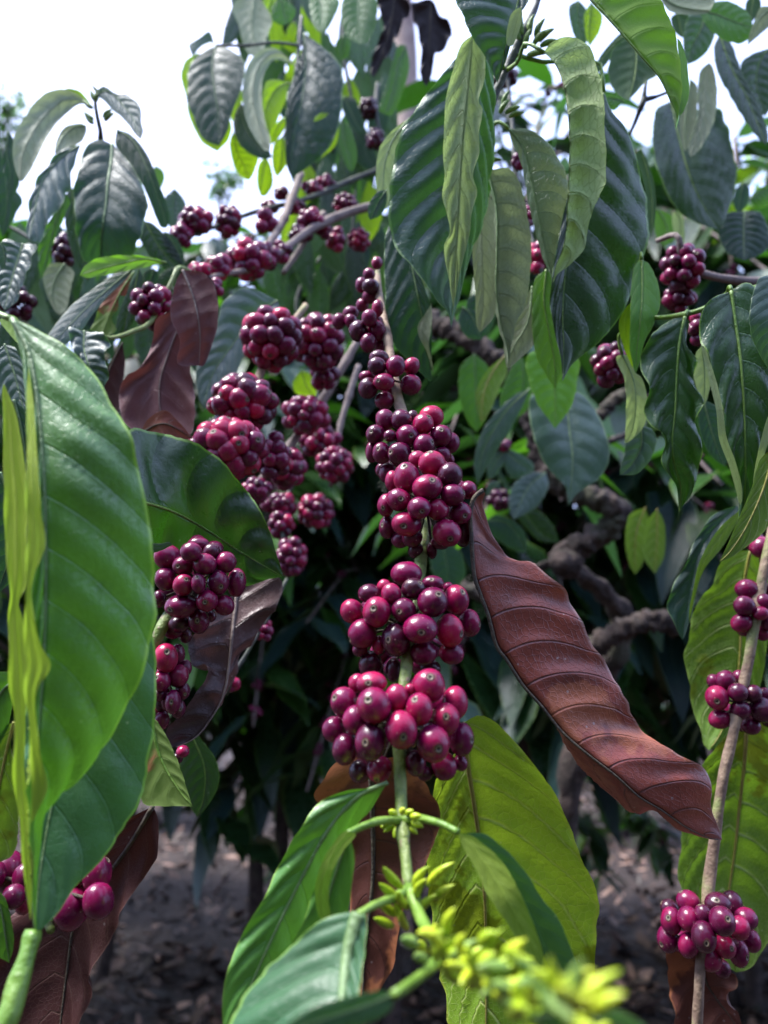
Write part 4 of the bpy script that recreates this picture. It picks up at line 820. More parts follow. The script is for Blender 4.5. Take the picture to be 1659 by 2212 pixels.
leaf(t, C2, [(700,1165),(690,1300),(715,1450),(735,1560),(740,1680)], [(650,1210),(640,1330),(642,1450),(662,1550),(700,1622)], [(722,1200),(732,1330),(762,1450),(786,1540),(766,1622)], [.5,.495,.49], 'T', 'young', nv=7, quilt=.03, pet=False, label='light green leaf hanging beneath the dark glossy leaf')
leaf(t, C2, [(60,900),(110,1100),(150,1300),(190,1500),(208,1645)], [(10,1000),(0,1100),(3,1300),(5,1410),(45,1490),(100,1555),(160,1610),(190,1645)], [(110,1050),(160,1200),(190,1280),(202,1330),(207,1450),(204,1560)], [.51,.5,.5], 'T', 'skysheen', nv=9, quilt=.06, shear=.12, pet=False, label='blue-grey leaf hanging in front of the upper end of the central branch')
leaf(t, C2, [(205,1310),(172,1380),(165,1450),(196,1560),(216,1622)], [(182,1350),(148,1400),(150,1450),(186,1525)], [(207,1370),(202,1430),(194,1490),(208,1560)], [.495,.49,.495], 'U', 'grayu', pet=False, rib=False, name='curled_margin', nvv=40)
leaf(t, K0, [(885,255),(850,300),(832,350),(828,400),(826,455)], [(850,280),(820,320),(812,380),(816,430)], [(885,300),(865,350),(845,410),(838,445)], [.56,.555], 'U', 'pale', pet=False, nv=6)
leaf(t, K0, [(835,410),(815,440),(800,475)], [(815,415),(797,440),(795,465)], [(835,440),(822,465)], [.55,.55], 'T', 'skysheen', pet=False, nv=5, nvv=30)
leaf(t, CF, [(900,-350),(905,-100),(880,100),(830,250)], [(860,-200),(850,0),(840,150)], [(960,-250),(970,-50),(930,150)], [.55,.55], 'T', 'green', pet=False)

# ================================================================== TOP LEFT SHOOT
t = Thing('leafy_shoot', 'blurred upper left coffee shoot with a big slate-blue leaf below a spiky tip', 'leafy shoot', at(215, 330, .66), 'leafy coffee shoots')
stem(t, CI, [(822, 195, .64), (828, 280, .64), (850, 400, .645), (868, 480, .65), (872, 600, .67), (900, 900, .74), (950, 1300, .80)], [7, 9, 12, 11, 11, 12, 12], M['stemd'], nodes=[.25, .4])
for (x, y, dx) in [(820,200,-.3),(806,360,-1),(895,350,.8),(905,375,1),(808,395,-.8),(835,200,.2),(800,262,-1)]:
    bud(t, at(x / 4, 164.6 + (y + 12) / 4, .635), RGT * dx + UPV * .8, .011, .004, 'budg')
leaf(t, CI, [(800,262),(700,215),(560,205),(420,310),(300,460),(210,640),(180,780),(182,915)], [(690,168),(580,118),(430,128),(300,228),(200,370),(130,500),(110,650),(130,800),(168,895)], [(690,240),(580,320),(480,420),(400,540),(330,680),(272,800),(214,885)], [.64,.63,.61,.60], 'U', 'grayu', nv=9, bulge=.25, quilt=.05, shear=.0, curv=.1, label='arching grey-green leaf on the left of the shoot', pet=False, rib=False)
leaf(t, CI, [(800,262),(700,175),(640,125),(560,110)], [(740,180),(690,130),(610,105)], [(720,210),(640,190)], [.65,.65], 'T', 'lit', pet=False, nvv=30)
leaf(t, CI, [(835,170),(900,130),(980,160),(1060,250),(1150,370),(1215,545)], [(860,100),(920,95),(1000,150),(1090,160),(1180,220),(1220,300),(1222,400),(1238,480)], [(900,215),(980,300),(1040,345),(1110,420),(1170,505)], [.63,.62,.61], 'T', 'shiny', nv=8, quilt=.06, pet=False)
leaf(t, CI, [(850,160),(820,120),(785,68)], [(840,110)], [(825,140),(800,100)], [.63,.63], 'U', 'grayu', pet=False, rib=False, nvv=20, nu=3)
leaf(t, CI, [(970,588),(960,750),(935,900),(920,1080),(895,1250),(875,1400),(868,1600)], [(860,558),(740,620),(690,760),(668,900),(630,1000),(642,1150),(665,1250),(650,1350),(690,1480),(735,1600)], [(1030,640),(1130,760),(1200,880),(1250,1000),(1282,1130),(1240,1250),(1242,1370),(1190,1450),(1130,1560),(1000,1600)], [.62,.60,.59,.60], 'T', 'skysheen', nv=8, quilt=.04, bulge=.12, ruf=.05, shear=.12, label='big slate-blue leaf facing the viewer', pet=False, ribw=.0016)
leaf(t, CI, [(1010,460),(1150,560),(1250,750),(1330,950),(1400,1150),(1440,1310)], [(1000,600),(1150,800),(1260,1000),(1340,1200),(1385,1300)], [(1130,505),(1250,640),(1330,800),(1382,950),(1442,1100),(1468,1230)], [.66,.65,.65], 'T', 'skysheen', nv=9, quilt=.04, pet=False)
leaf(t, CI, [(690,598),(560,680),(440,800),(350,950),(300,1150),(255,1400)], [(560,620),(450,720),(350,850),(270,1020),(240,1200),(228,1370)], [(675,660),(640,760),(612,850),(612,960),(562,1000),(552,1100),(460,1180),(400,1300),(340,1440)], [.62,.60,.58], 'T', 'shiny', nv=9, quilt=.06, ruf=.08, pet=False)
leaf(t, CI, [(745,430),(640,440),(540,520),(470,670)], [(690,408),(560,440),(490,550)], [(745,480),(705,560),(600,630),(500,665)], [.65,.64,.62], 'U', 'grayu', nv=7, pet=False)
leaf(t, CI, [(560,1000),(480,1250),(420,1500),(350,1760)], [(450,1200),(380,1330),(332,1480),(335,1640)], [(600,1100),(520,1300),(455,1450),(430,1600)], [.66,.66], 'T', 'green', nv=9, ruf=.08, pet=False)
leaf(t, CI, [(560,1620),(480,1750),(450,1900),(520,2065)], [(430,1620),(370,1720),(410,1900),(470,2020)], [(640,1690),(620,1800),(600,1900),(570,2010)], [.68,.67], 'U', 'grayu', nv=7, pet=False)
leaf(t, CI, [(620,960),(640,1200),(660,1400),(720,1600),(760,1780)], [(560,1050),(560,1250),(600,1450),(680,1660)], [(700,1100),(720,1350),(760,1550),(790,1700)], [.68,.68], 'T', 'deep', nv=8, pet=False)
leaf(t, CI, [(1250,1250),(1330,1400),(1430,1550),(1560,1680)], [(1200,1380),(1300,1560),(1450,1680)], [(1330,1280),(1450,1400),(1570,1580)], [.7,.7], 'T', 'deep', nv=8, pet=False)
leaf(t, CI, [(1420,1340),(1500,1440),(1560,1560),(1600,1650)], [(1400,1420),(1480,1560)], [(1500,1380),(1580,1500)], [.7,.7], 'T', 'skysheen', pet=False)
leaf(t, CI, [(70,480),(60,680),(90,850),(60,1090)], [(40,600),(20,780),(70,950)], [(125,560),(160,750),(175,900),(110,1050)], [.7,.7], 'T', 'skysheen', pet=False, ruf=.05)
leaf(t, CI, [(-20,560),(40,800),(60,1100),(20,1400)], [(-60,800),(-60,1100)], [(70,750),(120,950),(190,1080),(110,1250)], [.75,.75], 'T', 'skysheen', pet=False, ruf=.1)
cluster(t, CI, (545, 1510), (110, 170), .72, 95, 16, tone=.06, tv=.1)
finish(t)

t = Thing('leafy_shoot', 'shaded leafy shoot filling the left edge behind the big slate-blue leaf', 'leafy shoot', at(60, 480, .95), 'leafy coffee shoots')
stem(t, K0, [(-80, 440, .95), (40, 500, .94), (140, 560, .93), (300, 600, .92), (420, 640, .92)], [9, 8, 8, 7, 6], M['stemd'])
rq = random.Random(77)
for k in range(40):
    x = rq.uniform(-40, 440); y = 455 + abs(x - 120) * .28 + rq.uniform(0, 170)
    ln = rq.uniform(110, 160); sw = rq.uniform(-50, 50)
    wl(t, K0, [(x, y), (x + sw * .2, y + ln * .45), (x + sw, y + ln)], rq.uniform(26, 40), rq.uniform(.86, 1.06), rq.choice('TTTU'), rq.choices(['green', 'dark', 'skysheen', 'deep', 'bluegreen', 'shiny'], [2, 5, 6, 6, 4, 1])[0], side=(rq.uniform(.4, 1), rq.uniform(.4, 1)), nv=8, pet=False, rib=False, nvv=30, nu=4, quilt=.06)
wl(t, CI, [(1510, 970), (1500, 1120), (1490, 1330)], 110, .88, 'T', 'shiny', pet=False, nv=8, quilt=.06)
wl(t, CI, [(1340, 770), (1370, 850), (1390, 970)], 50, .9, 'T', 'young', pet=False, nv=7)

# ================================================================== MID LEFT BRANCHES
t = Thing('coffee_branch', 'left coffee branch with a level bright leaf, a rust-patched leaf and one cherry cluster', 'coffee branch', at(390, 600, .58), 'fruiting coffee branches')
stem(t, K0, [(430, 600, .6), (388, 578, .58), (370, 610, .57), (330, 690, .56), (290, 715, .54), (240, 730, .50), (215, 722, .47)], [9, 10, 10, 10, 10, 9, 8], M['stemg'])
leaf(t, CI, [(1440,1610),(1250,1580),(1050,1620),(850,1670),(688,1722)], [(1300,1562),(1100,1545),(900,1560),(750,1620)], [(1250,1650),(1050,1690),(880,1725),(760,1742)], [.57,.55,.53], 'U', 'young', nv=9, bulge=.25, pet=False, ruf=.08, label='bright green leaf lying level and curling at its tip')
leaf(t, CI, [(1160,1650),(980,1800),(750,2000),(560,2200),(420,2350)], [(1000,1700),(800,1840),(620,1980),(490,2130),(400,2270)], [(1080,1760),(920,1920),(800,2060),(700,2200),(560,2320)], [.56,.54,.52], 'T', 'shiny', nv=9, quilt=.03, pet=False)
leaf(t, CI, [(1160,1690),(1050,1850),(950,2050),(870,2270)], [(1020,1760),(900,1920),(820,2100),(775,2225)], [(1125,1780),(1085,1890),(1022,1900),(1022,2000),(965,2090),(1000,2200)], [.57,.56], 'U', 'rusty', nv=8, ruf=.05, pet=False, label='yellow-green leaf with rust-red patches')
leaf(t, CI, [(1200,1660),(1160,1850),(1100,2050),(1060,2250)], [(1130,1800),(1060,1950),(1000,2150)], [(1240,1760),(1200,1950),(1150,2130)], [.59,.59], 'T', 'deep', nv=8, pet=False)
leaf(t, C3, [(365,112),(365,200),(400,300),(442,378)], [(300,95),(308,170),(345,260),(390,335)], [(440,118),(472,170),(450,240),(472,290),(452,352)], [.47,.46,.46], 'T', 'shiny', nv=9, ruf=.12, quilt=.06, pet=False, label='small wavy silvery leaf')
leaf(t, C3, [(1200,-20),(1100,50),(1000,180),(920,300),(878,445)], [(1060,-75),(960,0),(930,120),(872,220),(846,300),(858,400)], [(1205,30),(1150,120),(1060,210),(1020,300),(950,400),(902,450)], [.64,.62,.60], 'T', 'shiny', nv=9, quilt=.035, shear=.08, pet=False, label='broad pale blue-grey leaf behind the purple dead leaf')
leaf(t, CI, [(1330,1660),(1290,1780),(1250,1850),(1200,1900)], [(1250,1690),(1210,1800)], [(1370,1720),(1330,1820)], [.62,.62], 'T', 'skysheen', pet=False)
leaf(t, CI, [(1560,1640),(1480,1750),(1420,1800),(1300,1840)], [(1450,1660),(1350,1750)], [(1530,1760),(1430,1850)], [.64,.64], 'T', 'deep', pet=False)
leaf(t, CI, [(200,1448),(150,1600),(90,1800),(40,2025)], [(50,1408),(0,1500),(-40,1700),(-30,1900)], [(312,1450),(272,1600),(240,1700),(192,1800),(140,1950)], [.53,.52,.51], 'T', 'shiny', nv=10, ruf=.06, quilt=.07, pet=False, label='quilted silvery leaf at the left edge')
leaf(t, CI, [(0,1440),(30,1500),(40,1600),(20,1670)], [(-50,1480),(-40,1600)], [(40,1450),(62,1540),(50,1640)], [.5,.5], 'T', 'shiny', pet=False, ruf=.15)
leaf(t, CI, [(20,2080),(110,2090),(170,2180),(230,2300)], [(0,2120),(60,2200),(150,2300)], [(60,2060),(140,2080),(190,2180)], [.46,.45], 'U', 'young', nv=6, pet=False)
leaf(t, C3, [(20,170),(60,290),(90,400),(120,520)], [(-30,230),(0,380),(50,500)], [(70,190),(112,270),(115,370),(140,460)], [.45,.44], 'T', 'shiny', nv=9, quilt=.08, ruf=.06, pet=False)
leaf(t, C3, [(60,410),(90,520),(110,680),(90,850)], [(10,450),(20,620),(40,780)], [(115,470),(160,600),(160,760)], [.42,.42], 'T', 'skysheen', nv=9, quilt=.06, pet=False)
leaf(t, K0, [(0,1020),(30,1100),(20,1200),(-10,1290)], [(-40,1080),(-50,1200)], [(30,1040),(60,1120),(50,1220)], [.38,.38], 'T', 'skysheen', nv=8, pet=False)
cluster(t, K0, (330, 662), (46, 52), .57, 31, 20, tone=.5)
cluster(t, CI, (150, 1960), (150, 150), .66, 95, 14, tone=.06, tv=.1)
finish(t)

def FB(label, pts, w, mat, clusters, org=None, leaves=()):
    t = Thing('coffee_branch', label, 'coffee branch', at(*(org or pts[0])), 'fruiting coffee branches')
    stem(t, K0, pts, w, M[mat], nodes=[.25, .5, .75])
    for cl in clusters: cluster(t, *cl)
    for lf in leaves: wl(t, *lf[:-1], **lf[-1])
    finish(t)
    return t
FB('coffee branch left of centre with four fat cherry clusters stepping down to the dark leaf', [(660, 660, .64), (620, 715, .61), (572, 785, .57), (540, 870, .535), (505, 965, .505), (470, 1040, .49)], [14, 16, 20, 20, 20, 18], 'stemw',
   [(C3, (1175, 145), (128, 135), .565, 76, 34, .55, .3), (C3, (1050, 425), (150, 125), .52, 84, 34, .55, .35), (C3, (985, 615), (165, 130), .485, 88, 36, .65, .3), (C3, (1180, 660), (80, 110), .53, 66, 16, .5, .25)])
FB('coffee branch behind the four fat clusters, its pale brown stem running diagonally down', [(800, 690, .74), (768, 745, .72), (705, 850, .70), (650, 930, .68), (595, 1005, .66), (560, 1040, .65)], [14, 17, 19, 18, 18, 16], 'twig',
   [(C3, (1375, 160), (112, 118), .66, 66, 30, .5, .25), (C3, (1400, 310), (70, 60), .68, 56, 10, .4, .2), (C3, (1320, 475), (105, 85), .67, 60, 26, .5, .25), (C3, (1235, 700), (85, 95), .64, 64, 22, .55, .25), (C3, (1110, 800), (75, 60), .62, 60, 12, .5, .25)])
FB('thin coffee twig with two small round crimson clusters just left of the central branch', [(775, 790, .82), (755, 850, .8), (735, 920, .78), (722, 1000, .76), (715, 1050, .75)], [13, 13, 12, 11, 10], 'twig',
   [(C3, (1380, 590), (95, 75), .76, 54, 24, .55, .25), (C3, (1445, 690), (80, 82), .74, 52, 26, .6, .25)], leaves=[(K0, [(650, 800), (660, 830), (680, 860)], 28, [.8, .8], 'T', 'lit', dict(pet=False))])
FB('coffee twig hanging low with a ragged string of small cherries under the round clusters', [(640, 1030, .76), (618, 1080, .74), (606, 1130, .72), (622, 1190, .70), (640, 1230, .69)], [10, 10, 9, 8, 8], 'stemd',
   [(C3, (1215, 860), (85, 50), .73, 52, 16, .5, .25), (C3, (1365, 890), (80, 76), .74, 54, 26, .55, .25), (C3, (1215, 950), (60, 70), .72, 50, 14, .5, .25), (C3, (1260, 1090), (68, 88), .70, 50, 20, .5, .25)])
FB('coffee twig behind the torn grey leaf with a few magenta cherries', [(620, 1250, .56), (575, 1340, .54), (510, 1450, .52), (490, 1500, .52)], [8, 8, 8, 7], 'stemd',
   [(CC, (1045, 880), (85, 120), .54, 75, 12, .6, .2), (CC, (780, 1340), (70, 90), .53, 85, 6, .6, .2)])
FB('blurred coffee branch below the sky with pink-lit cherries reaching the purple dead leaf', [(830, 440, .86), (745, 462, .84), (665, 500, .80), (605, 545, .75), (545, 580, .70), (470, 595, .66), (430, 610, .64)], [19, 19, 17, 15, 13, 12, 10], 'twig',
   [(C1, (1075, 1125), (98, 85), .70, 66, 18, .55, .3), (C1, (945, 1155), (70, 55), .67, 60, 10, .6, .25), (C1, (860, 1175), (55, 40), .65, 52, 6, .65, .2), (C1, (930, 1250), (40, 55), .64, 48, 6, .5, .25), (C1, (1340, 960), (60, 60), .82, 46, 12, .45, .25), (C1, (1450, 1040), (45, 60), .85, 44, 10, .5, .25), (C1, (1550, 1035), (52, 50), .88, 34, 22, .6, .25), (C1, (1490, 885), (55, 50), .88, 34, 22, .5, .25), (C1, (1215, 1085), (50, 50), .76, 44, 8, .45, .2), (C1, (1400, 985), (40, 45), .83, 42, 9, .4, .2), (C1, (1290, 1010), (45, 40), .80, 44, 9, .35, .2), (C1, (1150, 1110), (60, 60), .73, 54, 10, .45, .2)])
FB('dark straight coffee branch silhouetted against the white sky with three blurred clusters', [(835, 360, .95), (745, 395, .92), (660, 430, .88), (560, 455, .84), (490, 480, .80), (405, 512, .76), (380, 520, .75)], [12, 12, 11, 10, 10, 9, 8], 'stemd',
   [(C1, (845, 955), (78, 62), .77, 50, 20, .5, .25), (C1, (785, 1020), (50, 62), .76, 48, 12, .5, .25), (C1, (985, 955), (58, 72), .80, 44, 24, .35, .25), (C1, (1165, 895), (45, 35), .86, 40, 8, .4, .2), (C1, (1350, 815), (60, 35), .90, 40, 12, .4, .2), (C1, (1215, 835), (30, 38), .88, 40, 6, .3, .2), (C1, (1275, 890), (45, 40), .87, 40, 9, .35, .2), (C1, (1410, 790), (45, 35), .91, 38, 8, .4, .2)])
FB('thick grey twig crossing the blurred branches below the sky, two cherries hanging from it', [(650, 375, .90), (630, 430, .86), (605, 490, .80), (575, 535, .76), (545, 560, .74)], [16, 17, 17, 15, 13], 'twig', [(C1, (1150, 965), (55, 62), .80, 58, 5, .55, .2)])
FB('bare grey forked twig right of the blurred sky branches', [(700, 460, .86), (665, 510, .84), (640, 550, .82), (612, 590, .80)], [14, 13, 12, 10], 'twig', [(C1, (1320, 1010), (40, 40), .83, 40, 6, .35, .2)])
FB('dark twig dropping past the black withered leaf with near-black cherries', [(815, 180, .98), (812, 240, .96), (822, 300, .95), (815, 370, .95)], [9, 9, 8, 7], 'stemd', [(C1, (1590, 470), (45, 45), .96, 36, 16, .06, .08), (C1, (1620, 600), (40, 52), .95, 38, 14, .1, .1)])
FB('dark twig behind the hanging pale leaves with cherries showing between them', [(1090, 120, .74), (1105, 250, .72), (1115, 380, .70), (1150, 520, .68), (1170, 590, .66)], [8, 8, 8, 8, 8], 'stemd', [(C2, (525, 335), (70, 45), .74, 44, 16, .05, .1), (C2, (578, 700), (26, 55), .70, 42, 6, .4, .2), (C2, (630, 930), (25, 80), .69, 42, 8, .4, .2), (C2, (665, 1110), (55, 80), .67, 54, 14, .75, .2)])

# ================================================================== TOP CENTRE SHOOT
t = Thing('leafy_shoot', 'blurred coffee shoot at the top centre mixing slate-blue and sunlit lime leaves', 'leafy shoot', at(640, 90, .9), 'leafy coffee shoots')
stem(t, CH, [(900, 120, .92), (880, 330, .90), (870, 420, .89), (860, 500, .88), (800, 900, .86), (700, 1140, .86)], [8, 8, 7, 6, 6, 5], M['stemd'])
stem(t, CH, [(880, 330, .90), (700, 310, .86), (500, 330, .84), (280, 330, .82)], [6, 6, 6, 6], M['stemd'], name='side_twig')
kw = dict(pet=False, nvv=50, nu=7)
leaf(t, CH, [(275,330),(250,480),(270,680),(295,830),(300,1060)], [(170,380),(90,470),(68,600),(72,750),(110,850),(150,950),(200,1020)], [(380,360),(450,410),(488,460),(478,600),(440,720),(390,840),(360,960)], [.80,.78,.77], 'T', 'skysheen', nv=9, quilt=.05, label='slate-blue heart-shaped leaf on the left', **kw)
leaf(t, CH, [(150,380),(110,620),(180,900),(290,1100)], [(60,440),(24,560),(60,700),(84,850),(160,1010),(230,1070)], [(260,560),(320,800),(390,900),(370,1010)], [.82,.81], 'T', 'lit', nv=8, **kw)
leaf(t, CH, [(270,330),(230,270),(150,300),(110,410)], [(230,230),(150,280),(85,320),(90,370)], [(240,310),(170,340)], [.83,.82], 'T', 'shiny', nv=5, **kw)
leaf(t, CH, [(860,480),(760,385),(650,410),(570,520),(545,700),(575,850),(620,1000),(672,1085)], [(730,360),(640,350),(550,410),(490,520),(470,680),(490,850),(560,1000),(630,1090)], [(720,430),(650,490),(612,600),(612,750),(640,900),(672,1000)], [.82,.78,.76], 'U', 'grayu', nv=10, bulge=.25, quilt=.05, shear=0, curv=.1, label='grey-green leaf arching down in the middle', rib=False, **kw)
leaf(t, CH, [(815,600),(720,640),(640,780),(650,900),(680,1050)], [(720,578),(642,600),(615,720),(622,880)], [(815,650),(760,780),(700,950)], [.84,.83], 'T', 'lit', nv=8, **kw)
leaf(t, CH, [(460,740),(480,900),(560,1030),(685,1145)], [(410,850),(408,950),(450,1050),(540,1125),(620,1155)], [(520,850),(590,950),(650,1050)], [.80,.79], 'T', 'skysheen', nv=8, **kw)
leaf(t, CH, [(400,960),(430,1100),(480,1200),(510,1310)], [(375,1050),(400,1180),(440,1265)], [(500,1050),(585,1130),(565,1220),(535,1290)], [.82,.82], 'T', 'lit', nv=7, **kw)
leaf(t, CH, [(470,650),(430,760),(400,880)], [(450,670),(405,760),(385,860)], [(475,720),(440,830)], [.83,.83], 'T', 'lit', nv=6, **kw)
leaf(t, CH, [(920,240),(925,500),(905,700),(860,900),(830,1100),(825,1290)], [(880,450),(800,650),(788,800),(780,1000),(785,1180)], [(1050,340),(1150,430),(1202,550),(1202,700),(1172,900),(1100,1080),(950,1210)], [.82,.79,.78], 'T', 'skysheen', nv=9, quilt=.10, shear=.2, label='broad slate-blue leaf on the right with long pale veins', **kw)
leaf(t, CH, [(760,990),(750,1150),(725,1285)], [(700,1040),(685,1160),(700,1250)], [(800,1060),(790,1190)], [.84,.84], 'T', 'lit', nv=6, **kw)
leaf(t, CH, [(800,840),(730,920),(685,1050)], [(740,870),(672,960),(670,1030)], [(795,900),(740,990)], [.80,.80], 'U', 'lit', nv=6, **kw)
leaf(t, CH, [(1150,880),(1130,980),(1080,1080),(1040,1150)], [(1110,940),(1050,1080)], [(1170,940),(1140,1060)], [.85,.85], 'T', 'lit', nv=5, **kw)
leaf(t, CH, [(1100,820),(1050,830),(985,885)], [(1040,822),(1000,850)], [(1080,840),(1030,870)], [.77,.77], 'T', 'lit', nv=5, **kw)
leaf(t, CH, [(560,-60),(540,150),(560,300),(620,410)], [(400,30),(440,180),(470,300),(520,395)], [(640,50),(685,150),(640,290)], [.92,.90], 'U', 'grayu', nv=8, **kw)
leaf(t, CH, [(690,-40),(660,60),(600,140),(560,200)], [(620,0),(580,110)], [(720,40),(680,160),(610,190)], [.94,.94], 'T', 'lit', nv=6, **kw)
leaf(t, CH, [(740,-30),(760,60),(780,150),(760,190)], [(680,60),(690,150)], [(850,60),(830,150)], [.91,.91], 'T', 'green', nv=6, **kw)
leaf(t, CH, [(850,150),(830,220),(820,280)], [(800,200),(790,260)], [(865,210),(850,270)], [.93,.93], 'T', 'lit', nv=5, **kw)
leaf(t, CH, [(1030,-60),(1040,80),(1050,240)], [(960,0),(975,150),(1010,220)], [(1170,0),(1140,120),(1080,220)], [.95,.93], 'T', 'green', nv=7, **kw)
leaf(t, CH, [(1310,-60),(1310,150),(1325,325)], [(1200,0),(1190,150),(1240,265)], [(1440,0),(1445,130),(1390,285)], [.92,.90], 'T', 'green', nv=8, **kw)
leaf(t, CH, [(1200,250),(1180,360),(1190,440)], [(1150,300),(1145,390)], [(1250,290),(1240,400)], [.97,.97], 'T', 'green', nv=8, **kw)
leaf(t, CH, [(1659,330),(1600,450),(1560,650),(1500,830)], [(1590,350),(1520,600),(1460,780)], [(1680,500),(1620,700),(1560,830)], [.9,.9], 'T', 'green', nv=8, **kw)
leaf(t, CH, [(1210,700),(1250,800),(1300,900),(1350,970)], [(1190,760),(1220,860),(1290,950)], [(1290,720),(1330,830),(1360,920)], [.95,.95], 'T', 'skysheen', nv=8, **kw)
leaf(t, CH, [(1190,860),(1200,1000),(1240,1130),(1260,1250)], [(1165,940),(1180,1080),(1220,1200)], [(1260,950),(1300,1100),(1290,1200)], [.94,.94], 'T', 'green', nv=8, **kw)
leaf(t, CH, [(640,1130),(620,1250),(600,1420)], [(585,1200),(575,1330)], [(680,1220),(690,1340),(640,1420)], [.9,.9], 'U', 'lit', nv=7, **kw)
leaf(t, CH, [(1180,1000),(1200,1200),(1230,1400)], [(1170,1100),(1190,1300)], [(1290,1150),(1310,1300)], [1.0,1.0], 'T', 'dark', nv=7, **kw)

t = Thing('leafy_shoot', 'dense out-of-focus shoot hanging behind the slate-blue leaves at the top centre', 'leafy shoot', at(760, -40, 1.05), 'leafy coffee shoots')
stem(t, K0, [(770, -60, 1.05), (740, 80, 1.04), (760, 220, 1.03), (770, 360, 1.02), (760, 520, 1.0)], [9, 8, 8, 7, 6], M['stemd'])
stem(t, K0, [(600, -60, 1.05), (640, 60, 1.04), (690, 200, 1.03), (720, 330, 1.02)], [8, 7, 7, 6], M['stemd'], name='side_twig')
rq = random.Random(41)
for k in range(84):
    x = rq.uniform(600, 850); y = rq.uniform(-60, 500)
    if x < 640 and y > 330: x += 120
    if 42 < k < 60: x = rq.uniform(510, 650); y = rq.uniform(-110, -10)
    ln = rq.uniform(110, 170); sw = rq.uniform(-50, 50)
    wl(t, K0, [(x, y), (x + sw * .2, y + ln * .45), (x + sw, y + ln)], rq.uniform(24, 40), rq.uniform(.98, 1.22), rq.choice('TTU'), rq.choices(['green', 'dark', 'skysheen', 'lit', 'grayu', 'deep', 'oliveg'], [1.5, 9, 5, 2.4, .2, 10, .4])[0], side=(rq.uniform(.4, 1), rq.uniform(.4, 1)), nv=8, pet=False, rib=False, nvv=30, nu=4, quilt=.05)
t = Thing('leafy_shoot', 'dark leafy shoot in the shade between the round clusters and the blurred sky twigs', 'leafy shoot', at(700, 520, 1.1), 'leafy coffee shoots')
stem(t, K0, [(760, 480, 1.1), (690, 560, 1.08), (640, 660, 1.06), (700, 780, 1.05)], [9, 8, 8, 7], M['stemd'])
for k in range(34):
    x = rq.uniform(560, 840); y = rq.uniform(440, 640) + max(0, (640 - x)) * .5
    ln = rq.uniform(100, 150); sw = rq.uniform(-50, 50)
    wl(t, K0, [(x, y), (x + sw * .2, y + ln * .45), (x + sw, y + ln)], rq.uniform(24, 38), rq.uniform(.98, 1.2), rq.choice('TTU'), rq.choices(['green', 'dark', 'skysheen', 'lit', 'grayu', 'deep'], [1.5, 7, 4, .8, .4, 8])[0], side=(rq.uniform(.4, 1), rq.uniform(.4, 1)), nv=8, pet=False, rib=False, nvv=30, nu=4, quilt=.05)

# ================================================================== TOP RIGHT FAR SHOOT
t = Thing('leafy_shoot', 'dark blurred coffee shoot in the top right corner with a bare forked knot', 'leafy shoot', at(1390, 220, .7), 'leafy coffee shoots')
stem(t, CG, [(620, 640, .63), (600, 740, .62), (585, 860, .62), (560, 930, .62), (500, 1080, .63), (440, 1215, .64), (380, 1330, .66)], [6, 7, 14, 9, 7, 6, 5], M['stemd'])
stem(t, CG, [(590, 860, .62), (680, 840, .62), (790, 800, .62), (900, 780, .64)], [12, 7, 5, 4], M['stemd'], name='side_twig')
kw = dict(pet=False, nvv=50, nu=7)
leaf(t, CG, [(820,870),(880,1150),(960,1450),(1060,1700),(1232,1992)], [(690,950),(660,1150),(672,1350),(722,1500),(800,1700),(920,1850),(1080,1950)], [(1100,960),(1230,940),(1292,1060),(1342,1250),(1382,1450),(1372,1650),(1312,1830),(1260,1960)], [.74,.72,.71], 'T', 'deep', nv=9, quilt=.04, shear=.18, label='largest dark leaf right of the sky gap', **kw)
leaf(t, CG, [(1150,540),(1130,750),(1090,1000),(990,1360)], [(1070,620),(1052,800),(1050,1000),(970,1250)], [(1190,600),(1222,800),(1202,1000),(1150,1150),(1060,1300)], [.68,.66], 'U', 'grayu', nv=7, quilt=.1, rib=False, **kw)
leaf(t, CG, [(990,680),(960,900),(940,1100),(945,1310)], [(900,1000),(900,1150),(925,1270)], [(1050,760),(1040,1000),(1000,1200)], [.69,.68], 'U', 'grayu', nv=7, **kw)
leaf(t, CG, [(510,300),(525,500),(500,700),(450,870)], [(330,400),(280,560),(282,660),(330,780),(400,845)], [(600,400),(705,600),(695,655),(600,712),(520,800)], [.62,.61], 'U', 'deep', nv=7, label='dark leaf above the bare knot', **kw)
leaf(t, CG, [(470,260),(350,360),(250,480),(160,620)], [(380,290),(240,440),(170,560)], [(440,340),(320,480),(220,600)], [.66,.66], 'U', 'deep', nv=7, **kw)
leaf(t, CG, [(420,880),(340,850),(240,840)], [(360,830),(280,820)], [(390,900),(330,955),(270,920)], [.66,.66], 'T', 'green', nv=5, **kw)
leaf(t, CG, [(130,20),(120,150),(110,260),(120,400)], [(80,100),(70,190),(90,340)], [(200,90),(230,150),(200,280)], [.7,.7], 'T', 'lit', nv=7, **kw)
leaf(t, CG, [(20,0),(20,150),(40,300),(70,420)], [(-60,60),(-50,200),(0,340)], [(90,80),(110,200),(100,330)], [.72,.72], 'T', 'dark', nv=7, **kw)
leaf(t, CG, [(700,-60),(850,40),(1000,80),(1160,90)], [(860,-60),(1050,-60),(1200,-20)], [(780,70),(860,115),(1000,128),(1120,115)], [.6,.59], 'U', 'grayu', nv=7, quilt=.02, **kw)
leaf(t, CG, [(1060,100),(1200,120),(1350,180),(1530,240)], [(1150,30),(1320,10),(1470,90),(1520,180)], [(1130,220),(1250,330),(1400,380),(1500,330)], [.66,.65], 'T', 'green', nv=7, label='green leaf in the corner', **kw)
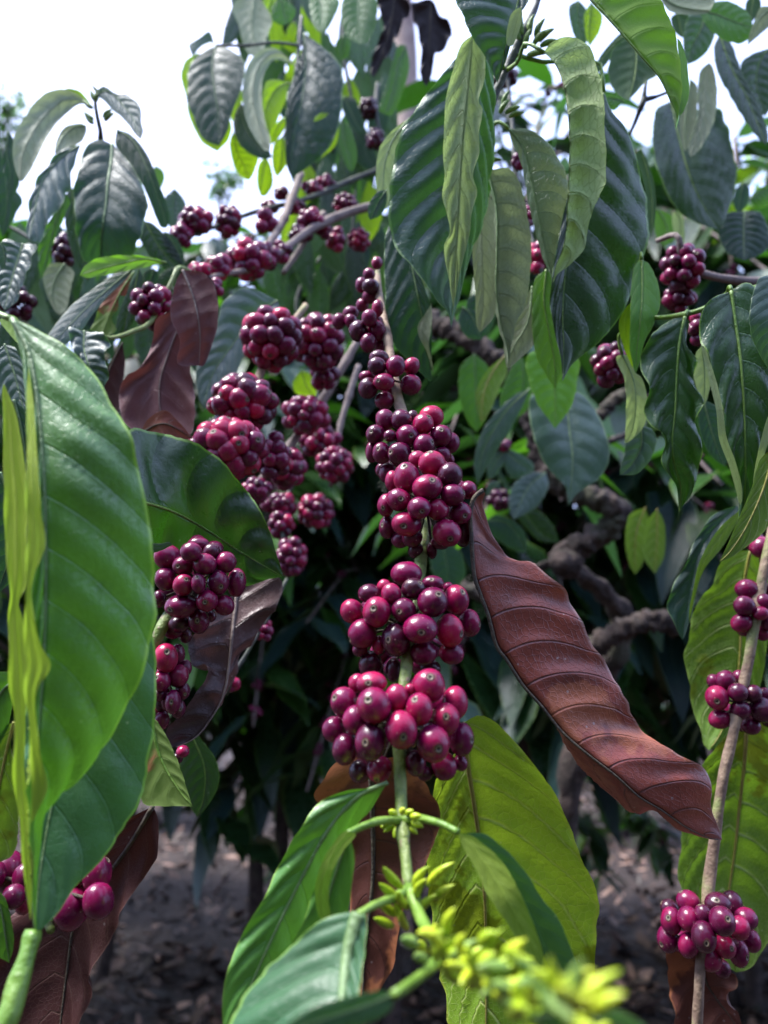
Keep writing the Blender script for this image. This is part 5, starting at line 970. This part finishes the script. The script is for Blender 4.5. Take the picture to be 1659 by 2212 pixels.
leaf(t, CG, [(1120,110),(1080,250),(1000,400),(960,560)], [(980,130),(930,300),(930,450)], [(1200,260),(1150,420),(1050,520)], [.7,.7], 'T', 'dark', nv=7, **kw)
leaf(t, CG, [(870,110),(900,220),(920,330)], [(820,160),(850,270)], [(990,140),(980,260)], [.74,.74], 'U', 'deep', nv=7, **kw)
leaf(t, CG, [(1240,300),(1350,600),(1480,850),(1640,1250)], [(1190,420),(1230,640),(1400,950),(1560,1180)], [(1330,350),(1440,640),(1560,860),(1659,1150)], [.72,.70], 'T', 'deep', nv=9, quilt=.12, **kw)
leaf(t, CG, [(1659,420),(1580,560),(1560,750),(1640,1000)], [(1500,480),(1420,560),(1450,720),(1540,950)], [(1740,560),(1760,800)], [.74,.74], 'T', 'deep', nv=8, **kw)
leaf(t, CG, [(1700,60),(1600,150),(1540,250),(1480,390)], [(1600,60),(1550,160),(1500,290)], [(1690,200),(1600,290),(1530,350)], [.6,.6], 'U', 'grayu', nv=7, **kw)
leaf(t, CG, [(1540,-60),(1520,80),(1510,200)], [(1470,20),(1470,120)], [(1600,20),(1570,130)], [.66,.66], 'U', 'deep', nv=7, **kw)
leaf(t, CG, [(1460,1820),(1450,1930),(1450,2050),(1452,2250)], [(1290,1850),(1230,1950),(1240,2080),(1320,2200)], [(1600,1840),(1660,1980),(1680,2120),(1560,2220)], [.74,.72], 'T', 'skysheen', nv=9, quilt=.08, label='blue-grey quilted leaf low in the corner', **kw)
leaf(t, CG, [(1450,1570),(1420,1700),(1400,1850)], [(1380,1640),(1360,1760)], [(1500,1640),(1480,1770)], [.8,.8], 'T', 'skysheen', nv=8, **kw)
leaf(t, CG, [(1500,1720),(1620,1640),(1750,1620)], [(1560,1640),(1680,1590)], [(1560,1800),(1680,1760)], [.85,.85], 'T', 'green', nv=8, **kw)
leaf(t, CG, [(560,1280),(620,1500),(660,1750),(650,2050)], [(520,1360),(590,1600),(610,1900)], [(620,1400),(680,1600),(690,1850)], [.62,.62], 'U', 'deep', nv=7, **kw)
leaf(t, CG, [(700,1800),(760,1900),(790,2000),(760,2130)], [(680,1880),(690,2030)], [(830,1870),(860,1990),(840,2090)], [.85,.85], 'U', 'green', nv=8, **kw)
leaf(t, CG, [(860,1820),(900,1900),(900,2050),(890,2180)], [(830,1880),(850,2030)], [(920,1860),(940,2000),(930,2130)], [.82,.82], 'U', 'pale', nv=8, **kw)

# ================================================================== MID-DISTANCE SHOOT ON THE GNARLED TREE
t = Thing('leafy_shoot', 'coffee shoot in the middle distance with a large grey-green oval leaf over the gnarled trunk', 'leafy shoot', at(1220, 850, .8), 'leafy coffee shoots')
stem(t, CF, [(770, 200, .80), (775, 300, .78), (782, 420, .76), (790, 490, .75)], [8, 8, 7, 6], M['stemd'])
kw = dict(pet=False, nvv=50, nu=7)
leaf(t, CF, [(790,480),(800,640),(815,760),(810,880),(798,980)], [(640,500),(630,600),(650,700),(690,790),(740,850),(785,900)], [(860,500),(930,590),(967,700),(967,790),(930,860),(870,900),(825,935)], [.76,.74,.73], 'T', 'shiny', nv=7, quilt=.03, label='large grey-green oval leaf', **kw)
leaf(t, CF, [(730,280),(735,420),(740,540),(738,645)], [(620,330),(625,430),(660,530),(712,605)], [(840,340),(832,450),(812,540),(765,612)], [.71,.70], 'T', 'young', nv=8, quilt=.04, label='mid green leaf in front of the grey oval leaf', **kw)
leaf(t, CF, [(525,325),(470,400),(430,500),(420,625)], [(450,390),(400,480),(402,560)], [(532,400),(500,470),(462,560)], [.82,.81], 'U', 'oliveg', nv=8, **kw)
leaf(t, CF, [(630,470),(520,580),(430,740),(402,885)], [(540,520),(432,640),(390,780)], [(600,545),(540,660),(462,780)], [.80,.79], 'T', 'shiny', nv=8, label='narrow blue-grey leaf slanting down left', **kw)
leaf(t, CF, [(390,320),(395,480),(400,660)], [(330,380),(325,500),(360,610)], [(450,380),(470,480),(440,600)], [1.0,1.0], 'T', 'green', nv=8, **kw)
leaf(t, CF, [(590,330),(600,450),(560,600)], [(540,400),(500,540)], [(640,430),(620,560)], [1.0,1.0], 'T', 'green', nv=8, **kw)
leaf(t, CF, [(1130,985),(1090,1100),(1085,1275)], [(1060,1020),(1042,1130),(1060,1230)], [(1150,1080),(1120,1220)], [.92,.92], 'U', 'oliveg', nv=7, **kw)
leaf(t, CF, [(1180,990),(1180,1120),(1170,1275)], [(1130,1060),(1120,1190)], [(1212,1060),(1212,1190)], [.90,.90], 'U', 'oliveg', nv=7, **kw)
leaf(t, CF, [(700,832),(620,905),(558,1038)], [(620,840),(552,900),(540,980)], [(708,900),(650,990)], [1.0,.98], 'T', 'shiny', nv=8, **kw)
leaf(t, CF, [(530,730),(490,780),(450,860)], [(480,735),(445,810)], [(520,790),(480,850)], [1.0,1.0], 'T', 'shiny', nv=6, **kw)
leaf(t, CF, [(520,735),(580,790),(650,830)], [(570,745),(640,790)], [(520,800),(560,860)], [1.0,1.0], 'T', 'shiny', nv=6, **kw)
leaf(t, CF, [(500,870),(460,920),(440,955)], [(450,880)], [(500,910),(470,945)], [1.0,1.0], 'T', 'shiny', nv=6, **kw)
leaf(t, CF, [(440,1040),(540,1060),(620,1180)], [(500,1020),(600,1080)], [(460,1100),(560,1170)], [1.05,1.05], 'T', 'skysheen', nv=8, **kw)
leaf(t, CF, [(250,1130),(270,1230),(290,1360)], [(205,1180),(215,1280)], [(330,1180),(350,1280)], [1.1,1.1], 'T', 'skysheen', nv=8, **kw)
leaf(t, CF, [(560,930),(600,1000),(680,1100),(760,1140)], [(620,960),(720,1050)], [(570,1010),(660,1120)], [1.1,1.1], 'T', 'deep', nv=8, **kw)
leaf(t, CF, [(340,120),(380,160),(420,260)], [(320,180),(360,250)], [(430,150),(450,220)], [.7,.7], 'T', 'skysheen', nv=8, **kw)
leaf(t, CF, [(420,50),(400,140),(440,240)], [(360,90),(370,190)], [(480,110),(470,200)], [.72,.72], 'T', 'skysheen', nv=8, **kw)
cluster(t, CF, (500, 950), (60, 50), 1.0, 40, 14, .15, .12)
cluster(t, CF, (520, 720), (50, 28), 1.0, 36, 8, .5, .12)
finish(t)
# ================================================================== GNARLED TREE
t = Thing('coffee_tree', 'old gnarled coffee tree with a knotted leafless trunk right of centre', 'tree', at(1230, 3100, 1.40))
def limb(name, pts, w, rough=.34, ns=18):
    return stem(t, CF, pts, w, M['bark'], name=name, rough=rough, ns=ns, n=14 * len(pts), remember=False)
limb('trunk', [(800, 5000, 1.42), (790, 3200, 1.38), (770, 2500, 1.34), (830, 2050, 1.30), (960, 1700, 1.27), (1040, 1500, 1.25), (985, 1390, 1.22), (890, 1300, 1.18), (770, 1225, 1.13), (680, 1240, 1.13), (610, 1290, 1.15)], [62, 60, 58, 56, 54, 52, 50, 50, 52, 36, 14])
limb('branch', [(750, 1215, 1.13), (850, 1150, 1.10), (960, 1085, 1.09), (1015, 1010, 1.08), (960, 970, 1.08), (850, 925, 1.09), (740, 870, 1.10), (690, 790, 1.11), (640, 620, 1.12), (600, 450, 1.12), (480, 345, 1.13), (340, 245, 1.15), (210, 190, 1.18), (60, 120, 1.25)], [46, 52, 50, 52, 54, 50, 46, 40, 38, 42, 46, 46, 48, 44])
limb('knot', [(800, 1235, 1.10), (770, 1222, 1.075), (762, 1215, 1.05)], [60, 52, 34], .3)
limb('branch', [(850, 1640, 1.22), (950, 1560, 1.18), (1060, 1500, 1.16), (1180, 1470, 1.15), (1275, 1510, 1.15)], [40, 44, 46, 46, 40])
limb('branch', [(640, 610, 1.12), (720, 580, 1.11), (900, 600, 1.10), (1000, 520, 1.10), (1090, 470, 1.10)], [20, 20, 22, 26, 24])
limb('branch', [(-60, 1430, 1.3), (60, 1390, 1.28), (200, 1330, 1.25), (330, 1330, 1.25), (520, 1420, 1.25), (700, 1560, 1.25)], [24, 30, 30, 32, 30, 26])
limb('branch', [(690, 800, 1.11), (820, 720, 1.14), (960, 700, 1.16), (1080, 660, 1.2)], [16, 14, 14, 12])

# ================================================================== BACKGROUND COFFEE TREES
def small_leaf(g, p, dirv, nrm, ln, w, mi, droop, rs):
    dirv = dirv / np.linalg.norm(dirv); sidev = np.cross(dirv, nrm); sidev /= np.linalg.norm(sidev) + 1e-9
    nrm = np.cross(sidev, dirv)
    st = [0, .16, .38, .62, .84, 1.0]; pr = [.03, .62, 1.0, .92, .5, .02]
    V = []; uv = []; ph = []
    fold = rs.uniform(.1, .5); wav = rs.uniform(0, 6)
    for i, s in enumerate(st):
        c = p + dirv * (ln * s) + np.array([0, 0, -1]) * (droop * ln * s * s) 
        ww = w * pr[i]
        for u in (-1, -.5, 0, .5, 1):
            V.append(c + sidev * (u * ww) + nrm * (fold * ww * (abs(u) - .3 * u * u) + .10 * w * abs(u) * math.sin(wav + s * 14)))
            uv.append((u * .5 + .5, s)); ph.append((8 * (s - .16 * abs(u)) + .4, abs(u)))
    F_ = []
    for i in range(5):
        for j in range(4):
            a = i * 5 + j; F_.append((a, a + 1, a + 6, a + 5))
    g.add(V, F_, {'uv': uv, 'ph': ph}, mi)

CROWN = ['dark', 'green', 'skysheen', 'deep', 'lit', 'oliveg', 'shiny']
def tree_meshes(seed, h, nb, zlo, reach, lsz):
    rs = random.Random(seed)
    tg = Geo(); cg = Geo(); bgm = Geo(); fg = Geo()
    for k in range(rs.choice([1, 2])):
        a = rs.uniform(0, 6.28); b = rs.uniform(.1, .3)
        path = cr([(0.04 * math.cos(a), 0.04 * math.sin(a), -.05), (b * .5 * math.cos(a), b * .5 * math.sin(a), h * .3), (b * math.cos(a) + rs.uniform(-.1, .1), b * math.sin(a), h * .6), (b * math.cos(a), b * math.sin(a) + rs.uniform(-.1, .1), h * .97)], 22)
        V, F_ = tube_geo(path, np.linspace(.032, .008, 22), 8, rs.random() * 9, .2); tg.add(V, F_)
    for k in range(nb):
        z = zlo + (h - zlo) * ((k + rs.random()) / nb) ** .9
        a = k * 2.399 + rs.uniform(-.4, .4)
        rr = reach * (0.5 + 0.5 * math.sin(math.pi * (0.15 + .8 * (z - zlo) / (h - zlo)))) * rs.uniform(.7, 1.15)
        o = np.array([math.cos(a), math.sin(a), 0])
        p0 = o * .08 + np.array([0, 0, z]); p1 = o * rr * .5 + np.array([0, 0, z + rr * .22]); p2 = o * rr + np.array([0, 0, z - rr * rs.uniform(.0, .5)])
        path = cr([p0, p1, p2], 14)
        V, F_ = tube_geo(path, np.linspace(.007, .003, 14), 5); bgm.add(V, F_)
        nn = max(4, int(rr / .075))
        tw = np.cross(o, [0, 0, 1])
        main = rs.choices(range(7), [26, 12, 30, 30, .7, 2, 8])[0]
        for q in range(nn):
            f = .25 + .75 * (q + .5) / nn
            p = np.array([np.interp(f, np.linspace(0, 1, 14), path[:, i]) for i in range(3)])
            for sd in (-1, 1):
                if rs.random() < .12: continue
                dv = tw * sd * rs.uniform(.4, 1) + o * rs.uniform(.1, .7) + np.array([0, 0, rs.uniform(-1.1, .15)])
                mi = main if rs.random() < .7 else rs.choices(range(7), [26, 14, 28, 28, 1.5, 3, 8])[0]
                small_leaf(cg, p + tw * sd * .008, dv, np.array([rs.uniform(-.3, .3), rs.uniform(-.3, .3), 1.0]), lsz * rs.uniform(.75, 1.2), lsz * rs.uniform(.19, .27), mi, rs.uniform(.2, .6), rs)
            if rs.random() < .28:
                for j in range(9):
                    v = np.array([rs.gauss(0, 1) for _ in range(3)]); v /= np.linalg.norm(v)
                    V, F_, uvs = cherry_geo(v, .0065, .0065, .0065, rs.choice([.1, .4, .5, .6]), rs.randrange(9999), False)
                    fg.add([x + p + v * .012 for x in V], F_, uvs)
    def mk(n, g, mats):
        me = raw_mesh(n, g.V, g.F, mats, g.uv or None)
        me.polygons.foreach_set('material_index', g.mi); return me
    return mk('trunk', tg, [M['bark']]), mk('branch', bgm, [M['twig']]), mk('crown', cg, [M[k] for k in CROWN]), mk('fruit', fg, [M['cherry']])

PROTO = [tree_meshes(11, 2.35, 60, 1.05, .80, .17), tree_meshes(23, 2.9, 84, 1.12, .80, .17), tree_meshes(37, 2.1, 44, .45, .85, .17), tree_meshes(53, 2.5, 40, 1.0, .75, .19)]
def bgtree(x, y, proto, rot, sc, label, group):
    r = bpy.data.objects.new('coffee_tree', None); COL.objects.link(r)
    r.location = (x, y, 0); r.rotation_euler = (0, 0, rot); r.scale = (sc, sc, sc)
    r['label'] = label; r['category'] = 'tree'; r['group'] = group
    for nm, me in zip(('trunk', 'branch', 'crown', 'fruit'), PROTO[proto]):
        o = bpy.data.objects.new(nm, me); COL.objects.link(o); o.parent = r
        if nm in ('fruit', 'branch'): o['kind'] = 'stuff'
TREES = [
 (-.98, 2.15, 0, .3, 1.10, 'leafy coffee tree at the left edge behind the slate-blue leaves', 'coffee trees close behind the branches'),
 (-.36, 2.6, 1, 1.9, 1.0, 'coffee tree behind the blurred branches left of centre', 'coffee trees close behind the branches'),
 (.02, 2.45, 1, 4.0, 1.0, 'coffee tree straight behind the central branch', 'coffee trees close behind the branches'),
 (.50, 2.30, 1, 2.2, 1.10, 'tall coffee tree right of centre behind the gnarled trunk', 'coffee trees close behind the branches'),
 (1.25, 2.25, 1, 0.7, 1.05, 'tall coffee tree behind the hanging leaves at the upper right', 'coffee trees close behind the branches'),
 (1.95, 2.1, 1, 5.0, 1.08, 'tall coffee tree filling the right edge', 'coffee trees close behind the branches'),
]
for a in TREES: bgtree(*a)
far = [(-2.7, 3.5), (-1.75, 2.6), (-1.35, 3.8), (.15, 3.7), (1.5, 3.5), (2.8, 3.3), (-3.4, 4.6), (-2.0, 5.0), (-.35, 5.2), (1.0, 4.4), (2.3, 4.2), (3.6, 4.4), (-4.6, 7.5), (-2.6, 7.8), (-.9, 8.3), (.6, 7.4), (2.2, 7.2), (4.0, 7.4), (5.8, 7.0)]
for i, (x, y) in enumerate(far):
    bgtree(x, y, [2, 0, 3, 2, 0, 2][i % 6], i * 1.7, 1.0 + .12 * ((i * 7) % 3 - 1), 'coffee tree in the shaded rows beyond the branches', 'coffee trees in the rows behind')
far2 = [(-10 + 1.25 * k + .4 * math.sin(k * 5), 11.5 + 1.2 * math.sin(k * 3.1)) for k in range(17)]
for i, (x, y) in enumerate(far2):
    bgtree(x, y, 2, i * 2.3, 1.15, 'low dark coffee tree in the farthest row', 'coffee trees in the farthest row')

for i in range(7):  # unseen trees, added to block diffuse light from behind the camera
    bgtree(-2.9 + .95 * i, -1.5 - .25 * math.sin(i * 2.2), [0, 1, 3][i % 3], i * 1.3, 1.0, 'unseen coffee tree added behind the photographer to block frontal light', 'unseen coffee trees added behind the photographer')

# ------------------------------------------------------------------ shade trees
def fine_crown(th, blobs, n, size, mats, seed):
    rs = random.Random(seed); g = Geo()
    for (c, r) in blobs:
        for k in range(n):
            v = np.array([rs.gauss(0, 1) for _ in range(3)]); v *= r * rs.random() ** .5 / np.linalg.norm(v) * np.array([1, 1, .8])
            p = np.asarray(c) + v
            dv = np.array([rs.gauss(0, 1), rs.gauss(0, 1), rs.gauss(-.3, .6)])
            small_leaf(g, p, dv, np.array([rs.uniform(-.6, .6), rs.uniform(-.6, .6), 1]), size * rs.uniform(.7, 1.3), size * .22, rs.randrange(len(mats)), .3, rs)
    o = th.part('crown', g.V, g.F, [M[k] for k in mats], g.uv); o.data.polygons.foreach_set('material_index', g.mi)
def shade_tree(label, px, py, d, r, n, size, seed, mats=('green', 'dark', 'skysheen'), extra=()):
    top = at(px, py, d)
    th = Thing('shade_tree', label, 'tree', (top[0] + .2, top[1] + .3, 0), 'tall shade trees')
    base = np.array([top[0] + .2, top[1] + .3, -.1])
    path = cr([base, base * [1, 1, 0] + [.1, 0, top[2] * .5], top], 30)
    V, F_ = tube_geo(path, np.linspace(.15, .02, 30), 10, 3, .1); th.part('trunk', V, F_, M['bark'])
    rs = random.Random(seed)
    blobs = [(top, r)] + [(top + np.array(e), r * .8) for e in extra]
    for b, _ in blobs[1:]:
        V, F_ = tube_geo(cr([path[-6], (path[-6] + b) / 2 + [0, 0, .1], b], 8), np.linspace(.035, .01, 8), 6); th.part('branch', V, F_, M['bark'])
    fine_crown(th, blobs, n, size, mats, seed)
shade_tree('distant shade tree peeping out at the upper left edge, its leaves sparkling against the sky', 15, 235, 17, .6, 260, .16, 3, extra=[(-.5, .2, -.5), (-.3, 0, -.9)])
shade_tree('distant shade tree top glowing in the sky gap left of centre', 475, 372, 17, .42, 90, .14, 5, extra=[(.3, 0, -.2), (0, 0, -.5)])
shade_tree('distant yellow-green shade tree in the sky gap near the right edge', 1680, 355, 12, .5, 200, .14, 8, mats=('oliveg', 'lit', 'green'), extra=[(.3, 0, -.5)])
shade_tree('distant shade tree showing between the hanging leaves right of centre', 1415, 325, 15, .28, 70, .13, 9, extra=[(.1, 0, -.3)])
th = Thing('shade_tree', 'tall shade tree whose pale trunk rises at the top centre behind the blurred leaves', 'tree', (.33, 6.3, 0), 'tall shade trees')
path = cr([(.42, 6.3, -.1), (.40, 6.3, 2.5), (.30, 6.2, 5.0), (.20, 6.1, 7.5), (.1, 6.0, 10.0), (.1, 6.0, 12.0)], 40)
V, F_ = tube_geo(path, np.linspace(.15, .09, 40), 14, 5, .12); th.part('trunk', V, F_, M['palebark'])
for e in [(1.4, 1.0, 12.6), (-1.0, 1.6, 12.4), (.4, -1.2, 12.8)]:
    V, F_ = tube_geo(cr([path[-6], (np.array(e) + path[-6]) / 2 + [0, 0, .3], np.array(e) + [0, 6, 0]], 10), np.linspace(.06, .02, 10), 7); th.part('branch', V, F_, M['palebark'])
fine_crown(th, [((1.4, 7.0, 12.6), 1.1), ((-1.0, 7.6, 12.4), 1.1), ((.4, 4.8, 12.8), 1.1)], 200, .2, ('green', 'dark'), 12)

# ================================================================== GROUND
def axis(lo, hi, near, step):
    a = list(np.arange(-near, near + 1e-6, step)); x = near
    while x < hi: x *= 1.35; a.append(x); a.insert(0, -x)
    return np.array(a)
xs = axis(0, 400, 8, .16); ys = axis(0, 400, 14, .16)
V = []
for y in ys:
    for x in xs:
        z = 0.06 * mnoise.noise(Vector((x * .6, y * .6, 0))) + .045 * mnoise.noise(Vector((x * 2.3, y * 2.3, 5))) if abs(x) < 30 and abs(y) < 30 else 0
        V.append((x, y, z))
nx = len(xs)
F_ = [(i * nx + j, i * nx + j + 1, (i + 1) * nx + j + 1, (i + 1) * nx + j) for i in range(len(ys) - 1) for j in range(nx - 1)]
def ground_mat():
    m, N = newmat('litter_covered_soil')
    tc = N.n('ShaderNodeTexCoord').outputs['Object']
    n1 = N.noise(tc, 1.2, 5.0); n2 = N.noise(tc, 14.0, 6.0, 0.7)
    v = N.n('ShaderNodeTexVoronoi'); N.i(v, 'Vector', tc); N.i(v, 'Scale', 24.0)
    col = N.mix(N.sm(n2, .35, .65), (0.012, 0.008, 0.007), (0.042, 0.027, 0.024))
    col = N.mix(N.m('MULTIPLY', N.n('ShaderNodeSeparateColor', Color=v.outputs['Color']).outputs[0], .55), col, (0.07, 0.045, 0.038))
    col = N.mix(N.m('MULTIPLY', N.sm(n1, .5, .7), .5), col, (0.02, 0.014, 0.012))
    bp = N.n('ShaderNodeBump', Strength=1.0, Distance=.03, Height=N.m('ADD', n2, v.outputs['Distance']))
    pb = N.n('ShaderNodeBsdfPrincipled', Roughness=.8); N.i(pb, 'Base Color', col); N.i(pb, 'Normal', bp.outputs[0])
    o = N.n('ShaderNodeOutputMaterial'); N.i(o, 0, pb.outputs[0]); return m
go = bpy.data.objects.new('ground', raw_mesh('ground', V, F_, ground_mat())); COL.objects.link(go); go['kind'] = 'structure'

def litter_mat():
    m, N = newmat('dry_leaf_litter')
    isl = N.n('ShaderNodeNewGeometry').outputs['Random Per Island']
    rp = N.n('ShaderNodeValToRGB', Fac=isl); e = rp.color_ramp.elements
    e[0].color = (0.020, 0.012, 0.009, 1); e[1].color = (0.42, 0.27, 0.21, 1); e[1].position = 1
    x = e.new(.45); x.color = (0.045, 0.026, 0.020, 1)
    x = e.new(.85); x.color = (0.17, 0.10, 0.075, 1)
    pb = N.n('ShaderNodeBsdfPrincipled', Roughness=.6); N.i(pb, 'Base Color', rp.outputs[0])
    o = N.n('ShaderNodeOutputMaterial'); N.i(o, 0, pb.outputs[0]); return m
rs = random.Random(5); V = []; F_ = []
for k in range(15000):
    y = 1.5 + 15 * rs.random() ** 1.5; x = rs.uniform(-1, 1) * (.62 * y + 1.2)
    z = 0.06 * mnoise.noise(Vector((x * .6, y * .6, 0))) + .045 * mnoise.noise(Vector((x * 2.3, y * 2.3, 5))) + rs.uniform(.004, .03)
    ln = rs.uniform(.025, .075); w = ln * rs.uniform(.25, .45); a = rs.uniform(0, 6.28); up = rs.uniform(-.35, .9); cu = rs.uniform(-.4, 1.0)
    d = np.array([math.cos(a), math.sin(a), up]); d /= np.linalg.norm(d); s = np.cross(d, [rs.uniform(-.5, .5), rs.uniform(-.5, .5), 1]); s /= np.linalg.norm(s); nn = np.cross(s, d)
    b = len(V); p = np.array([x, y, z])
    for f, ww in ((-1, .1), (-.35, 1), (.35, .9), (1, .1)):
        for u in (-1, 0, 1): V.append(p + d * (ln * f) + s * (u * w * ww) + nn * (cu * w * ww * abs(u) + cu * ln * .3 * f * f))
    for i in range(3):
        for j in range(2): q = b + i * 3 + j; F_.append((q, q + 1, q + 4, q + 3))
lo = bpy.data.objects.new('leaf_litter', raw_mesh('leaf_litter', V, F_, litter_mat())); COL.objects.link(lo); lo['kind'] = 'stuff'; lo['label'] = 'dry brown leaf litter covering the ground'; lo['category'] = 'leaf litter'

# ================================================================== LIGHT
SUN_EL, SUN_AZ = math.radians(58), math.radians(-35)      # high, ahead-left, behind thin cloud
world = bpy.data.worlds.new('World'); scene.world = world; world.use_nodes = True
N = NT(world.node_tree)
sky = N.n('ShaderNodeTexSky'); sky.sky_type = 'NISHITA'; sky.sun_disc = False
sky.sun_elevation = SUN_EL; sky.sun_rotation = SUN_AZ
sky.air_density = 1.0; sky.dust_density = 3.0; sky.ozone_density = 1.0
cloud = N.noise(N.n('ShaderNodeTexCoord').outputs['Generated'], 1.6, 4.0)
mixc = N.mix(N.sm(cloud, .2, .8, .55, .85), sky.outputs[0], (7.5, 9.2, 15.5))
bg = N.n('ShaderNodeBackground', Strength=0.07); N.i(bg, 'Color', mixc)
o = N.n('ShaderNodeOutputWorld'); N.i(o, 0, bg.outputs[0])
sl = bpy.data.lights.new('sun', 'SUN'); sl.energy = 3.6; sl.angle = math.radians(25); sl.color = (1.0, 0.98, 0.95)
so = bpy.data.objects.new('sun', sl); COL.objects.link(so)
sd = Vector((-.50, -.10, 1.0)).normalized()
so.rotation_euler = sd.to_track_quat('Z', 'Y').to_euler(); so.location = (0, 0, 20)

scene.render.engine = 'CYCLES'
scene.cycles.use_denoising = True
scene.cycles.max_bounces = 8; scene.cycles.diffuse_bounces = 4; scene.cycles.glossy_bounces = 3; scene.cycles.transmission_bounces = 4
scene.cycles.caustics_reflective = False; scene.cycles.caustics_refractive = False
vs = scene.view_settings; vs.view_transform = 'Standard'; vs.look = 'None'; vs.exposure = 1.62; vs.gamma = 1.0
